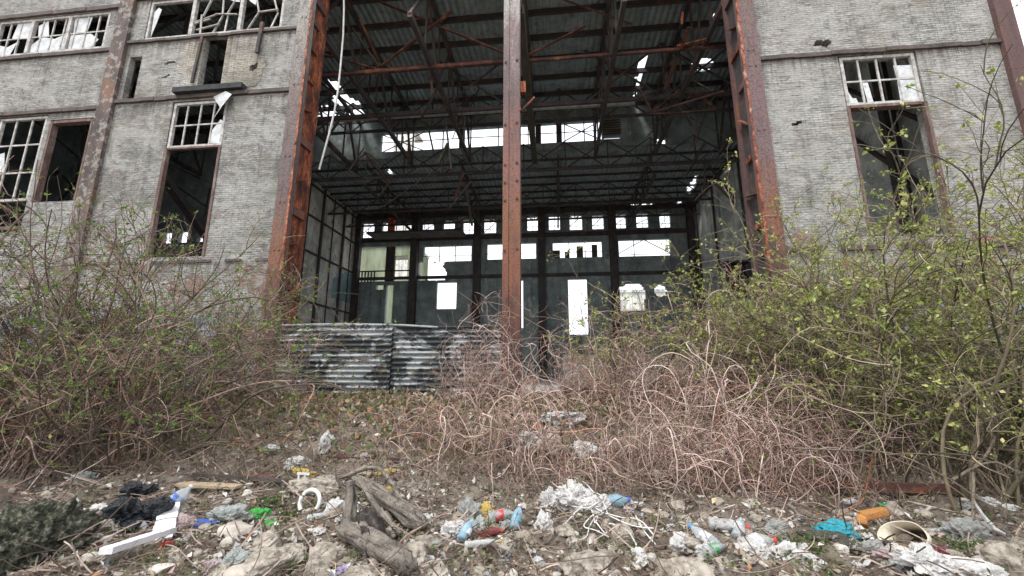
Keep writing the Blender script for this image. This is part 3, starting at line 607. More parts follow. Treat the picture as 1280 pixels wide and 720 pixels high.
m = MB(); m.box(8.83, 8.91, 11.97, 12.1, 5.3, 9.4); m.box(10.94, 11.03, 11.97, 12.1, 5.3, 9.4); m.box(8.94, 10.88, 11.98, 12.2, 9.32, 9.41); part(m, 'window_jamb', M['frame_rust'])
m = MB(); m.box(12.75, 12.95, 15.6, 15.85, .5, 17.6); m.box(13.1, 13.2, 15.6, 15.7, .5, 17.6)
m.beam((13.25, 14.2, 6.8), (13.25, 18.2, 12.0), .14); m.beam((13.25, 14.2, 9.8), (13.25, 18.2, 14.5), .12); m.beam((12.6, 13, 12.8), (13.2, 17, 15), .12)
each(m, 'inner_frame', M['dark_steel'])
m = MB(); m.box(-13, -12.6, 16.4, 16.8, .5, 17.6); m.beam((-16, 14, 9.5), (-19, 23, 6.5), .3); m.beam((-17, 23, 6.0), (-24, 23, 12), .2); m.beam((-24, 22.8, 6.5), (-17.5, 22.8, 12.5), .15)
for i in range(14): x = random.uniform(-30, -18); m.beam((x, random.uniform(16, 23), random.uniform(9, 14)), (x+random.uniform(-3, 3), random.uniform(16, 23), random.uniform(11, 16)), .09)
each(m, 'inner_frame', M['dark_steel'])
m = MB(); m.beam((-12.95, 11.93, 13.85), (-13.05, 11.93, 11.9), .09, .06); m.beam((-10.55, 11.9, 14.2), (-10.6, 11.9, 12.9), .12, .08); each(m, 'strap', M['dark_steel'])
# base masonry under the gate: remains of a brick plinth, partly red
part(slab('y', 0.2, 5.9, .4, 2.05, 12.25, 12.55, (), [jitter_poly([(1.6, 1.5), (2.2, 1.4), (2.2, 2.2), (1.5, 2.2)], amp=.06), jitter_poly([(4.2, 1.2), (4.7, 1.3), (4.8, 2.2), (4.1, 2.2)], amp=.05)], .09), 'plinth_wall', brick_mat('plinth_brick', (.33, .24, .18, 1), (.27, .2, .16, 1), (.2, .17, .14, 1), red=.9), 'low broken plinth wall right of the centre column')
m = MB(); m.box(0.1, 6.0, 12.05, 12.24, 1.02, 1.16); part(m, 'sill_beam', M['rust_beam'])
# distant buildings seen through the far windows
s = NT('pale_green_render'); col = s.ramp(s.noise(.5, 6, .7, s.scaled(1.5, 1, .3)), [(.35, (.10, .12, .06, 1)), (.6, (.26, .29, .20, 1))]); FB = s.fin(col, .9)
p = at(440, 312, 46); q = at(514, 360, 46)
ob = empty('distant_building', (p[0], 46, .8), 'pale green plain building seen through the far left window of the hall', 'building')
slab('y', p[0]-3, q[0], .8, p[2]+.2, 46, 46.3, [(q[0]-2.2, q[0]-.6, q[2]+1, q[2]+4)]).build('wall', FB, ob); MB().box(p[0]-3.2, q[0]+.2, 45.8, 52, p[2]+.2, p[2]+.5).build('roof', M['inner_grey'], ob); slab('x', 46.3, 52, .8, p[2]+.2, q[0]-.3, q[0]).build('wall', FB, ob)
p = at(770, 366, 60); q = at(845, 420, 60)
ob = empty('distant_building', (p[0], 60, .8), 'pale plastered building seen through the arched hole in the far wall', 'building')
slab('y', p[0]-2, q[0], .8, p[2], 60, 60.3, [(p[0]+3, p[0]+4.2, 6, 8)]).build('wall', M['inner_pale'], ob); MB().box(p[0]-2.2, q[0]+.2, 59.8, 68, p[2], p[2]+.4).build('roof', M['inner_grey'], ob)
for X0_, X1_, hh in ((at(691, 315, 33)[0], at(700, 315, 33)[0], .7), (at(706, 315, 33)[0], at(712, 315, 33)[0], .55), (at(721, 315, 33)[0], at(729, 315, 33)[0], 1.0), (at(740, 315, 33)[0], at(747, 315, 33)[0], 1.1)):
    zb = row2[3][2] if hh < .8 else row2[3][2]+.25*(hh > 1)
    MB().box(X0_, X1_, 33.12, 33.3, row2[3][2]-.01, row2[3][2]+hh).build('masonry_stub', M['olive_beam'], HALL)
p = at(493, 166, 90)
ob = empty('tower_block', (p[0], 90, .8), 'pale block rising behind the clerestory strip', 'building')
slab('y', p[0], p[0]+5.4, .8, p[2]+.5, 90, 90.3, [(p[0]+2, p[0]+2.6, p[2]-3, p[2]-1)]).build('wall', M['inner_pale'], ob); MB().box(p[0]-.2, p[0]+5.6, 89.8, 96, p[2]+.5, p[2]+.9).build('roof', M['inner_grey'], ob)

# ---------------------------------------------------------------- loose things on / in the building
pts = [at(x, y, 12.6+.1*math.sin(y/30)) for x, y in [(429, -25), (430, 10), (429, 45), (426, 80), (423, 110), (418, 140), (412, 165), (405, 190), (399, 212)]]
m = MB(); m.tube(pts, .035, 6); tag(m.build('cable', mottled('white_cable', [(.4, (.5, .5, .48, 1)), (.6, (.7, .7, .68, 1))], 4), None, True), 'long white cable hanging beside the left gate column', 'cable')
# orange machine part at the far window
P = at(489, 287, 31)
ob = empty('control_box', (P[0], 31, 12.55), 'orange lamp box with railing standing at the far wall window', 'machinery')
MB().box(P[0]-.3, P[0]+.15, 31, 31.4, 12.9, 14.0).build('box', mottled('orange_enamel', [(.4, (.5, .08, .03, 1)), (.6, (.7, .15, .06, 1))], 3), ob)
m = MB()
for i in range(6): m.box(P[0]+.4+i*.8, P[0]+.46+i*.8, 31, 31.05, 12.9, 14.1)
m.beam((P[0]+.3, 31, 14.1), (P[0]+4.6, 31, 14.05), .08); m.beam((P[0]+.3, 31, 13.5), (P[0]+4.6, 31, 13.5), .06); m.build('railing', M['dark_steel'], ob)
m = MB(); m.box(P[0]-2, P[0]+6, 30.7, 32.4, 12.6, 12.75); part(m, 'gantry', M['dark_steel'])

# corrugated fence panels
def corr(name, x0, x1, z0, z1, y, mat, axis, pitch, depth, label, cat, group=None, tilt=0, tornp=()):
    """real corrugated sheet; axis 'z' = horizontal ridges"""
    k = 6; m = MB()
    if axis == 'z':
        n = int((z1-z0)/pitch*k); zz = np.linspace(z0, z1, n+1); yy = y+depth*np.sin(2*np.pi*(zz-z0)/pitch)
        xs_ = np.linspace(x0, x1, int((x1-x0)/.25)+2); S = [[(X, yy[j]+.02*math.sin(X*1.3), zz[j]) for j in range(n+1)] for X in xs_]
    else:
        n = int((x1-x0)/pitch*k); xx = np.linspace(x0, x1, n+1); yy = y+depth*np.sin(2*np.pi*(xx-x0)/pitch)
        xs_ = np.linspace(z0, z1, 8); S = [[(xx[j], yy[j]+tilt*(Z-z0), Z) for j in range(n+1)] for Z in xs_]
    V = np.array(S); a, b, _ = V.shape
    drop = np.array([[any(inpoly(V[i, j, 0], V[i, j, 2], t) for t in tornp) for j in range(b)] for i in range(a)]) if tornp else np.zeros((a, b), bool)
    id_ = np.arange(a*b).reshape(a, b); Q = np.stack([id_[:-1, :-1], id_[1:, :-1], id_[1:, 1:], id_[:-1, 1:]], -1)[~drop[:-1, :-1]].reshape(-1, 4)
    m.add(V.reshape(-1, 3), Q); return m
FN = empty('corrugated_fence', (-5, 12, .8), 'low fence of horizontal grey corrugated sheets with black tar patches', 'fence')
s = NT('fence_sheet'); sep = s.n('ShaderNodeSeparateXYZ'); s.l(s.obj(), sep.inputs[0])
col = s.ramp(s.noise(1.3, 7, .7), [(.3, (.20, .21, .21, 1)), (.5, (.34, .36, .37, 1)), (.7, (.48, .50, .50, 1))])
pk = s.noise(1.5, 10, .78, s.scaled(.7, .7, 1.3), .9); col = s.mix(s.ramp(pk, [(.47, K0), (.50, (.93,)*3+(1,))]), col, (.02, .024, .026, 1))
p2 = s.noise(6, 8, .8); col = s.mix(s.ramp(p2, [(.58, K0), (.62, (.8,)*3+(1,))]), col, (.03, .03, .03, 1))
gm = s.noise(2.0, 4); col = s.mix(s.ramp(gm, [(.6, K0), (.7, (.5,)*3+(1,))]), col, (.28, .24, .10, 1)); M['fence'] = s.fin(col, .85, 0)
s.bump(s.noise(25, 5), .006)
corr('', -8.62, -4.9, .66, 2.98, 11.98, 0, 'z', .155, .04, '', '').build('sheet', M['fence'], FN, True)
corr('', -4.9, -1.6, .9, 2.9, 12.06, 0, 'z', .155, .04, '', '').build('sheet', M['fence'], FN, True)
m = MB(); m.box(-8.55, -1.6, 12.13, 12.2, 2.0, 2.12); m.box(-7.9, -7.7, 12.13, 12.25, .6, 2.95); m.box(-5.0, -4.85, 12.13, 12.25, .6, 2.95); m.build('rail', M['dark_steel'], FN)
MB().tube([(-8.6, 11.98, 2.96), (-6.5, 11.97, 2.985), (-4.6, 11.99, 2.93), (-3.5, 12.0, 2.86)], .035, 6).build('top_pipe', M['pale_pipe'], FN, True)
def cfence(x0, x1, z0, z1, label, n):
    ob = empty('corrugated_screen', ((x0+x1)/2, 11.7, z0), label, 'fence', 'corrugated screens along the wall base')
    xs_ = np.linspace(x0, x1, n+1)
    for i in range(n): corr('', xs_[i], xs_[i+1]-.02, z0+RNG.normal(0, .04), z1+RNG.normal(0, .12), 11.72+.04*(i % 2), 0, 'x', .13, .022, '', '', tilt=RNG.normal(0, .01)).build('sheet', M['corr_blue'], ob, True)
    MB().box(x0, x1, 11.8, 11.86, (z0+z1)/2, (z0+z1)/2+.1).build('rail', M['dark_steel'], ob)
cfence(-13.6, -10.4, .85, 3.3, 'blue grey corrugated screen behind the left shrubs', 3)
cfence(-20, -14.6, .85, 3.5, 'blue grey corrugated screen at the far left edge', 5)
cfence(6.9, 13.4, 1.05, 3.3, 'blue grey corrugated screen behind the right shrubs', 6)

# ---------------------------------------------------------------- vegetation
BRK_DARK = island('grey_brown_bark', [(0, (.05, .04, .03, 1)), (.3, (.13, .095, .07, 1)), (.65, (.30, .20, .15, 1)), (.9, (.50, .37, .29, 1)), (1, (.48, .22, .11, 1))], .85)
BRK_PINK = island('pinkish_bramble_bark', [(0, (.12, .075, .06, 1)), (.25, (.32, .21, .175, 1)), (.55, (.55, .39, .33, 1)), (.9, (.80, .66, .58, 1)), (.96, (.55, .27, .16, 1)), (1, (.45, .2, .1, 1))], .7, tint=(.16, .085, .065, 1))
BRK_OLIVE = island('olive_brown_bark', [(0, (.05, .05, .03, 1)), (.4, (.14, .12, .07, 1)), (.75, (.32, .25, .16, 1)), (1, (.58, .46, .32, 1))], .8)
LEAF_G = island('fresh_green_leaf', [(0, (.08, .15, .025, 1)), (.5, (.16, .29, .04, 1)), (.9, (.28, .42, .08, 1)), (1, (.55, .52, .2, 1))], .6, tint=(.05, .08, .02, 1), transl=.35, bump=False)
LEAF_Y = island('yellow_green_leaf', [(0, (.18, .24, .05, 1)), (.45, (.38, .45, .10, 1)), (.85, (.60, .64, .22, 1)), (.97, (.75, .68, .28, 1)), (1, (.85, .78, .42, 1))], .6, tint=(.1, .13, .03, 1), transl=.4, bump=False)
def walk(p0, d0, L, T, curl, grav, rng=RNG):
    """n random curved paths"""
    n = len(p0); P = np.zeros((n, T, 3)); P[:, 0] = p0; d = d0/np.linalg.norm(d0, axis=1, keepdims=True); w = rng.normal(0, 1, (n, 3))
    st = (L/(T-1))[:, None]
    for t in range(1, T):
        w = .75*w+.66*rng.normal(0, 1, (n, 3)); d = d+w*curl+np.array([0, 0, -1])*grav*(t/T); d /= np.linalg.norm(d, axis=1, keepdims=True)
        P[:, t] = P[:, t-1]+d*st
    return P
def pick(P, m, lo, hi, rng=RNG):
    n, T, _ = P.shape; i = rng.integers(0, n, m); f = rng.uniform(lo, hi, m)*(T-1); k = np.minimum(f.astype(int), T-2); a = (f-k)[:, None]
    pos = P[i, k]*(1-a)+P[i, k+1]*a; d = P[i, k+1]-P[i, k]; d /= np.linalg.norm(d, axis=1, keepdims=True)+1e-9
    return pos, d, f/(T-1)
def leaves(pos, size, rng=RNG):
    n = len(pos); a = rng.normal(0, 1, (n, 3)); a /= np.linalg.norm(a, axis=1, keepdims=True); b = np.cross(a, rng.normal(0, 1, (n, 3))); b /= np.linalg.norm(b, axis=1, keepdims=True)
    c = np.cross(a, b); s = (size*rng.uniform(.6, 1.4, n))[:, None]
    V = np.stack([pos, pos+a*s*.5+b*s*.3+c*s*.08, pos+a*s, pos+a*s*.5-b*s*.3+c*s*.08], 1).reshape(-1, 3)
    return V, np.arange(4*n).reshape(n, 4)
def shrub(px_, Y, H, R, ns, nb, nt, nl, bark, leafm, lsz, label, r0=.02, group='shrubs growing wild before the hall', lo=.25, cr=1.0, pieces=None):
    if leafm is LEAF_Y: H *= 1.2; nl = int(nl*1.5); lsz *= 1.32; nt = int(nt*.75); nb = int(nb*.62); lo = max(lo, .38)
    else: nl = int(nl*1.7); lsz *= 1.6; H *= 1.2; nt = int(nt*.6); nb = int(nb*.6)
    X = at(px_, 460, Y)[0]; zg = float(ground(X, Y)); rng = RNG
    ob = empty('shrub', (X, Y, zg), label, 'shrub', group)
    p0 = np.stack([X+rng.normal(0, R*.28, ns), Y+rng.normal(0, R*.22, ns), np.zeros(ns)], 1); p0[:, 2] = ground(p0[:, 0], p0[:, 1])-.05
    d0 = np.stack([(p0[:, 0]-X)/R*1.0+rng.normal(0, .30, ns), (p0[:, 1]-Y)/R+rng.normal(0, .25, ns), np.ones(ns)], 1)
    L = H*rng.uniform(.6, 1.3, ns); S = walk(p0, d0, L, 14, .10*cr, .09)
    m = MB(); m.add(*tubes(S, np.linspace(1, .35, 14)[None]*r0*rng.lognormal(-.15, .4, ns)[:, None], 5))
    bp, bd, f = pick(S, nb, .15, 1); dd = bd*.5+rng.normal(0, .55, (nb, 3))+np.array([0, 0, .35]); B = walk(bp, dd, H*.30*rng.uniform(.5, 1.5, nb)*(1.1-.4*f), 10, .13*cr, .12)
    m.add(*tubes(B, np.linspace(1, .4, 10)[None]*r0*.42*rng.uniform(.6, 1.4, nb)[:, None], 3))
    tp, td, f = pick(B, nt, .1, 1); dd = td*.6+rng.normal(0, .6, (nt, 3))+np.array([0, 0, .15]); Tw = walk(tp, dd, H*.13*rng.uniform(.5, 1.6, nt), 6, .18*cr, .05)
    m.add(*tubes(Tw, np.linspace(1, .5, 6)[None]*r0*.24*rng.uniform(.7, 1.5, nt)[:, None], 3))
    m.build('branches', bark, ob, True)
    l1, _, _ = pick(Tw, int(nl*.8), .75, 1); l2, _, _ = pick(B, nl-int(nl*.8), .5, 1); C = np.vstack([l1, l2])
    C = C[C[:, 2] > zg+H*lo*rng.uniform(.4, 1.2, len(C))]
    C = np.repeat(C, 4, 0)+rng.normal(0, lsz*.33, (len(C)*4, 3)); V, Q = leaves(C, lsz*rng.uniform(.45, 1.25, len(C)))
    mesh_np('leaves', V, Q, leafm, ob)
    return ob
def bramble(px_, Y, rx, ry, H, n, label, T=34, r=.0078, mat=None, leaf=0, step=.11, up=1.0):
    n = int(n*(.36 if px_ > 500 else .55)); X = at(px_, 460, Y)[0]; zg = float(ground(X, Y)); rng = RNG
    ob = empty('bramble', (X, Y, zg), label, 'bramble bush', 'leafless brambles in front of the open bay')
    a = rng.uniform(0, 2*np.pi, n); q = np.sqrt(rng.uniform(0, 1, n)); P = np.zeros((n, T, 3))
    P[:, 0, 0] = X+np.cos(a)*q*rx; P[:, 0, 1] = Y+np.sin(a)*q*ry; g0 = ground(P[:, 0, 0], P[:, 0, 1])
    hh = lambda x, y: H*np.sqrt(np.clip(1-((x-X)/rx/1.15)**2-((y-Y)/ry/1.15)**2, .04, 1))
    P[:, 0, 2] = g0+hh(P[:, 0, 0], P[:, 0, 1])*rng.uniform(-.03, .9, n)*np.where(rng.random(n) < .5, 0, 1)
    d = np.stack([rng.normal(0, .7, n), rng.normal(0, .5, n), rng.uniform(.1, 1.6, n)], 1); w = rng.normal(0, 1, (n, 3)); kk = rng.uniform(.08, .30, n)[:, None]; st = step*rng.uniform(.5, 1.3, n)[:, None]
    for t in range(1, T):
        w = .70*w+.75*rng.normal(0, 1, (n, 3)); kink = (rng.random((n, 1)) < .10)*rng.normal(0, .55, (n, 3)); d = d+w*kk*1.1+kink
        x, y, z = P[:, t-1].T; g = ground(x, y); hmax = hh(x, y)*(1+.18*np.sin(x*5+y*3))
        over = (z-g)/np.maximum(hmax, .1); d[:, 2] += np.where(over > .9, -.5*(over-.75), 0)+np.where(z-g < .08, .4, 0)
        rr = ((x-X)/rx)**2+((y-Y)/ry)**2; pull = np.where(rr > .9, .22, 0); d[:, 0] -= pull*(x-X)/rx; d[:, 1] -= pull*(y-Y)/ry
        d /= np.linalg.norm(d, axis=1, keepdims=True); P[:, t] = P[:, t-1]+d*st
    m = MB(); R = np.linspace(1, .4, T)[None]*r*np.clip(rng.lognormal(-.08, .5, n), .45, 1.7)[:, None]; m.add(*tubes(P, R, 3))
    tp, td, f = pick(P, int(n*3.2), .1, 1); Tw = walk(tp, td*.5+rng.normal(0, .7, (len(tp), 3)), rng.uniform(.10, .6, len(tp)), 6, .24, .05)
    m.add(*tubes(Tw, np.linspace(1, .5, 6)[None]*r*.55*np.ones((len(tp), 1)), 3))
    m.build('canes', mat or BRK_PINK, ob, True)
    if leaf:
        l1, _, _ = pick(Tw, leaf, .1, 1); V, Q = leaves(np.repeat(l1, 2, 0)+rng.normal(0, .012, (leaf*2, 3)), .045); mesh_np('leaves', V, Q, LEAF_G, ob)
# left mass
shrub(-30, 5.6, 3.4, 1.6, 26, 420, 1500, 700, BRK_DARK, LEAF_G, .035, 'tall tangled shrub cut off by the left edge')
shrub(50, 6.6, 3.7, 1.8, 34, 600, 2300, 900, BRK_DARK, LEAF_G, .036, 'dense dark shrub above the black garbage bags')
shrub(135, 7.2, 3.5, 1.7, 34, 600, 2300, 800, BRK_DARK, LEAF_G, .036, 'dense shrub with many upright stems in front of the brown wing column')
shrub(150, 5.9, 2.5, 1.1, 26, 420, 1300, 420, BRK_DARK, LEAF_G, .03, 'nearest dark stemmed shrub just behind the black garbage bags', r0=.019)
shrub(20, 5.5, 2.3, 1.0, 18, 300, 900, 300, BRK_DARK, LEAF_G, .03, 'low twiggy shrub behind the mossy heap')
shrub(190, 8.4, 3.4, 1.7, 30, 520, 1900, 700, BRK_DARK, LEAF_G, .04, 'tall shrub growing before the tall left window')
shrub(262, 9.6, 3.1, .9, 14, 240, 800, 300, BRK_DARK, LEAF_G, .04, 'thinner shrub beside the left gate column', r0=.018)
bramble(318, 10.4, 1.1, 1.0, 2.5, 240, 'pinkish bramble tangle left of the grey corrugated fence', leaf=260)
bramble(150, 8.0, 2.4, 1.2, 1.9, 170, 'pinkish bramble tangle woven through the left shrubs', leaf=300)
bramble(70, 6.2, 2.0, .9, 1.6, 130, 'brownish bramble tangle at the far left', leaf=400, mat=BRK_PINK, r=.008)
# centre
bramble(600, 10.9, .8, .6, 3.2, 230, 'bramble climbing the foot of the centre column', leaf=40)
bramble(600, 10.0, 1.1, .8, 1.6, 150, 'bramble mound in front of the grey corrugated fence', leaf=60)
bramble(700, 9.9, 1.9, 1.2, 2.35, 260, 'bramble mound just right of the centre column', leaf=60)
bramble(800, 10.2, 1.8, 1.0, 2.1, 260, 'bramble mound below the arched hole', leaf=60)
bramble(880, 9.4, 1.9, 1.2, 2.6, 560, 'broad bramble mound left of the right gate column', leaf=60)
bramble(970, 9.0, 1.6, 1.2, 2.9, 520, 'high bramble mound in front of the right gate column', leaf=250)
bramble(900, 6.9, 1.4, .8, 1.5, 330, 'low dense bramble in the right foreground', leaf=40)
bramble(620, 6.7, .9, .5, .7, 130, 'low bramble spreading behind the trash bottles', leaf=20)
bramble(700, 7.4, 1.2, .7, .9, 120, 'low bramble spreading over the pale rubbish', leaf=40)
bramble(1010, 6.8, 1.0, .6, 1.3, 150, 'bramble under the right shrubs', leaf=120)
bramble(720, 6.1, .9, .4, .6, 130, 'low bramble just behind the dark rail', leaf=20, r=.006)
bramble(860, 5.9, .9, .45, .85, 200, 'nearest low bramble behind the white litter on the right', leaf=30, r=.0065)
bramble(960, 6.0, .8, .45, 1.1, 170, 'near bramble left of the teal cloth', leaf=40, r=.0065)
bramble(545, 7.2, .7, .5, .6, 90, 'small low bramble behind the big grey log', leaf=20, r=.0065)
# right mass
shrub(1010, 8.8, 2.9, 1.4, 22, 420, 1500, 1500, BRK_OLIVE, LEAF_Y, .045, 'yellow green shrub beside the right gate column')
shrub(1090, 7.9, 3.3, 1.6, 26, 520, 2000, 2300, BRK_OLIVE, LEAF_Y, .042, 'leafy shrub reaching into the right window')
shrub(1165, 7.2, 3.5, 1.6, 28, 560, 2200, 2600, BRK_OLIVE, LEAF_Y, .040, 'tall leafy shrub before the right part of the wall')
shrub(1265, 6.4, 3.6, 1.5, 26, 520, 2000, 2300, BRK_OLIVE, LEAF_Y, .038, 'tallest leafy shrub at the right edge')
shrub(1230, 9.6, 3.9, 1.8, 26, 460, 1600, 1900, BRK_OLIVE, LEAF_Y, .05, 'shrub behind the others at the right end of the wall')
shrub(1075, 6.3, 1.9, 1.1, 16, 300, 1000, 900, BRK_OLIVE, LEAF_Y, .036, 'small leafy shrub in front of the right thicket', r0=.015)
shrub(1210, 5.6, 2.3, 1.0, 14, 240, 800, 700, BRK_OLIVE, LEAF_Y, .036, 'sparse pale stemmed shrub behind the grey plastic bag', r0=.017)
shrub(760, 10.0, 2.7, .6, 6, 60, 180, 200, BRK_OLIVE, LEAF_Y, .05, 'slender budding sapling right of the centre column', r0=.013)
shrub(815, 9.6, 2.6, .7, 6, 60, 160, 150, BRK_PINK, LEAF_Y, .045, 'slender bare sapling in front of the arched hole', r0=.013)

# ground scatter ("stuff")
def scatter_pts(n, x0, x1, y0, y1):
    x = RNG.uniform(x0, x1, n); y = y0+(y1-y0)*RNG.uniform(0, 1, n)**1.3; return np.stack([x, y, ground(x, y)], 1)
def view_pts(n, y0, y1):
    y = y0+(y1-y0)*RNG.uniform(0, 1, n)**1.2; x = RNG.uniform(-1.3, 1.22, n)*y-.1*y; return np.stack([x, y, ground(x, y)], 1)
V, Q = leaves(view_pts(15000, 3.0, 11.5)+np.array([0, 0, .012]), .055); V[:, 2] = np.maximum(V[:, 2], ground(V[:, 0], V[:, 1])+.002)
tag(mesh_np('leaf_litter', V, Q, island('dead_leaf', [(0, (.05, .035, .025, 1)), (.4, (.14, .09, .055, 1)), (.75, (.26, .19, .13, 1)), (.95, (.36, .28, .2, 1)), (1, (.4, .17, .07, 1))], .9, bump=False)), kind='stuff')
P0 = view_pts(5200, 3.0, 11.8)+np.array([0, 0, .015]); Tw = walk(P0, np.stack([RNG.normal(0, 1, 5200), RNG.normal(0, 1, 5200), RNG.normal(.1, .18, 5200)], 1), RNG.uniform(.1, .6, 5200), 7, .12, .12)
Tw[:, :, 2] = np.maximum(Tw[:, :, 2], ground(Tw[:, :, 0], Tw[:, :, 1])+.004); V, Q = tubes(Tw, np.full((5200, 7), .0042)*RNG.uniform(.6, 1.7, (5200, 1)), 3)
tag(mesh_np('dead_twigs', V, Q, island('dead_twig', [(0, (.07, .05, .04, 1)), (.5, (.26, .18, .14, 1)), (1, (.55, .44, .37, 1))], .85, bump=False)), kind='stuff')
# dry upright stalks and weeds on the slope
n = 4600; P0 = view_pts(n, 5.6, 11.7); Tw = walk(P0, np.stack([RNG.normal(0, .45, n), RNG.normal(0, .4, n), np.ones(n)], 1), RNG.uniform(.12, .42, n), 6, .12, .25)
V, Q = tubes(Tw, np.full((n, 6), .005)*RNG.uniform(.6, 1.5, (n, 1)), 3)
tag(mesh_np('dry_stalks', V, Q, island('dry_stalk', [(0, (.10, .07, .045, 1)), (.5, (.22, .16, .11, 1)), (1, (.38, .30, .22, 1))], .85, bump=False)), kind='stuff')
# icosphere template
bm = bmesh.new(); bmesh.ops.create_icosphere(bm, subdivisions=2, radius=1); IV = np.array([v.co[:] for v in bm.verts]); IF = np.array([[v.index for v in f.verts] for f in bm.faces]); bm.free()
def stones(pts, size, name, mat):
    n = len(pts); k = len(IV); sc_ = size*RNG.lognormal(0, .45, n); out = np.zeros((n, k, 3))
    for i in range(n):
        q = RNG.normal(0, 1, (5, 3)); q /= np.linalg.norm(q, axis=1, keepdims=True); v = IV.copy()
        for c in q:
            d = v@c; h = RNG.uniform(.35, .75); v = v-np.outer(np.maximum(d-h, 0), c)
        v = v*RNG.uniform(.6, 1.3, 3)*np.array([1, 1, .6]); a = RNG.uniform(0, 6.28); v = np.stack([v[:, 0]*math.cos(a)-v[:, 1]*math.sin(a), v[:, 0]*math.sin(a)+v[:, 1]*math.cos(a), v[:, 2]], 1)
        out[i] = v*sc_[i]+pts[i]+np.array([0, 0, sc_[i]*.15])
    Fc = (IF[None]+(np.arange(n)*k)[:, None, None]).reshape(-1, 3); return tag(mesh_np(name, out.reshape(-1, 3), Fc, mat), kind='stuff')
STONE = island('rubble_stone', [(0, (.12, .10, .08, 1)), (.45, (.30, .26, .215, 1)), (.8, (.48, .43, .37, 1)), (1, (.68, .65, .6, 1))], .95, tint=(.1, .08, .06, 1))
stones(np.vstack([view_pts(3200, 3.0, 5.5), view_pts(1300, 5, 11.6)]), .027, 'rubble', STONE)
stones(view_pts(260, 7.2, 11.8), .085, 'brick_rubble', island('red_brick_rubble', [(0, (.22, .07, .04, 1)), (.4, (.33, .14, .09, 1)), (.6, (.35, .30, .25, 1)), (1, (.22, .2, .17, 1))], .95, tint=(.1, .08, .06, 1)))
n = 9000; P0 = np.repeat(view_pts(750, 3.2, 9.5), 12, 0)+RNG.normal(0, .035, (n, 3))*np.array([1, 1, .1]); Tw = walk(P0, np.stack([RNG.normal(0, .8, n), RNG.normal(0, .8, n), RNG.uniform(.15, .8, n)], 1), RNG.uniform(.05, .2, n), 5, .08, .5)
V, Q = tubes(Tw, np.full((n, 5), .0022)*np.linspace(1, .4, 5)[None], 3); tag(mesh_np('dead_grass', V, Q, island('dead_grass_blade', [(0, (.14, .11, .05, 1)), (.5, (.32, .26, .15, 1)), (.8, (.5, .43, .28, 1)), (1, (.16, .22, .06, 1))], .85, bump=False)), kind='stuff')
# weeds: tufts of green leaves
C = np.vstack([np.repeat(view_pts(420, 3.3, 9), 22, 0)+RNG.normal(0, 1, (420*22, 3))*np.array([.06, .06, .025])+np.array([0, 0, .035]),
               np.repeat(np.array([list(G(365, 648)), list(G(335, 632)), list(G(1215, 692)), list(G(1010, 690)), list(G(1000, 705))]), 260, 0)+RNG.normal(0, 1, (1300, 3))*np.array([.11, .09, .03])+np.array([0, 0, .04])])
V, Q = leaves(C, .034); tag(mesh_np('weeds', V, Q, island('weed_leaf', [(0, (.05, .09, .02, 1)), (.6, (.11, .17, .04, 1)), (1, (.22, .27, .09, 1))], .7, transl=.3, bump=False)), kind='stuff')
# ivy-like dead and green broad leaves on the bank below the fence
C = np.stack([np.concatenate([RNG.uniform(-9, 1.2, 5200), RNG.uniform(-11, 8, 2600)]), 6.4+5.4*RNG.uniform(0, 1, 7800)**.7, np.zeros(7800)], 1); C[:, 2] = ground(C[:, 0], C[:, 1])+np.abs(RNG.normal(0, .10, 7800)); V, Q = leaves(C, .13)
tag(mesh_np('bank_leaves', V, Q, island('bank_leaf', [(0, (.09, .11, .03, 1)), (.3, (.23, .27, .09, 1)), (.5, (.20, .13, .08, 1)), (.75, (.42, .33, .22, 1)), (.9, (.5, .22, .10, 1)), (1, (.65, .62, .52, 1))], .85, transl=.15, bump=False)), kind='stuff')
# small litter scraps
P0 = np.vstack([view_pts(900, 3.2, 5.8), view_pts(900, 5.5, 11.3)])+np.array([0, 0, .02]); V, Q = leaves(P0, .07); V = V+RNG.normal(0, .006, V.shape)
tag(mesh_np('litter_scraps', V, Q, island('paper_scrap', [(0, (.75, .74, .7, 1)), (.6, (.6, .6, .58, 1)), (.8, (.45, .47, .5, 1)), (.9, (.2, .32, .5, 1)), (.96, (.6, .3, .28, 1)), (1, (.7, .6, .2, 1))], .6, tint=(.3, .27, .22, 1), bump=False)), kind='stuff')

# ---------------------------------------------------------------- individual rubbish, stones and logs
def lump(name, p, sx, sy, sz, mat, label, cat, group=None, amp=.35, fr=2.5, sub=5, rz=0, cuts=0, lift=.3, smooth=True, tilt=0):
    """a crumpled or rocky body, one closed mesh"""
    bm = bmesh.new(); bmesh.ops.create_icosphere(bm, subdivisions=sub, radius=1); off = Vector(RNG.uniform(0, 50, 3))
    cs = []
    for _ in range(cuts): q = Vector(RNG.normal(0, 1, 3)).normalized(); cs.append((q, random.uniform(.45, .8)))
    for v in bm.verts:
        c = v.co.copy()
        for q, h in cs:
            d = c.dot(q)
            if d > h: c -= q*(d-h)*.88
        nn = mn.fractal(v.co*fr*.5+off, .8, 2.2, 5)
        if cuts: c = c*(1+amp*nn)
        else:
            d1 = mn.voronoi(v.co*fr*.8+off)[0]; d2 = mn.voronoi(v.co*fr*1.9+off)[0]
            c = c*(1.0+amp*.8*nn-amp*.95*min(d1[1]-d1[0], .7)-amp*.30*min(d2[1]-d2[0], .6))
        v.co = Vector((c.x*sx, c.y*sy, c.z*sz))
    me = bpy.data.meshes.new(name); bm.to_mesh(me); bm.free(); me.materials.append(mat)
    me.polygons.foreach_set('use_smooth', np.full(len(me.polygons), bool(smooth)))
    o = bpy.data.objects.new(name, me); COL.objects.link(o); o.location = p+Vector((0, 0, sz*lift)); o.rotation_euler = (tilt, tilt*.6, rz)
    return tag(o, label, cat, group)
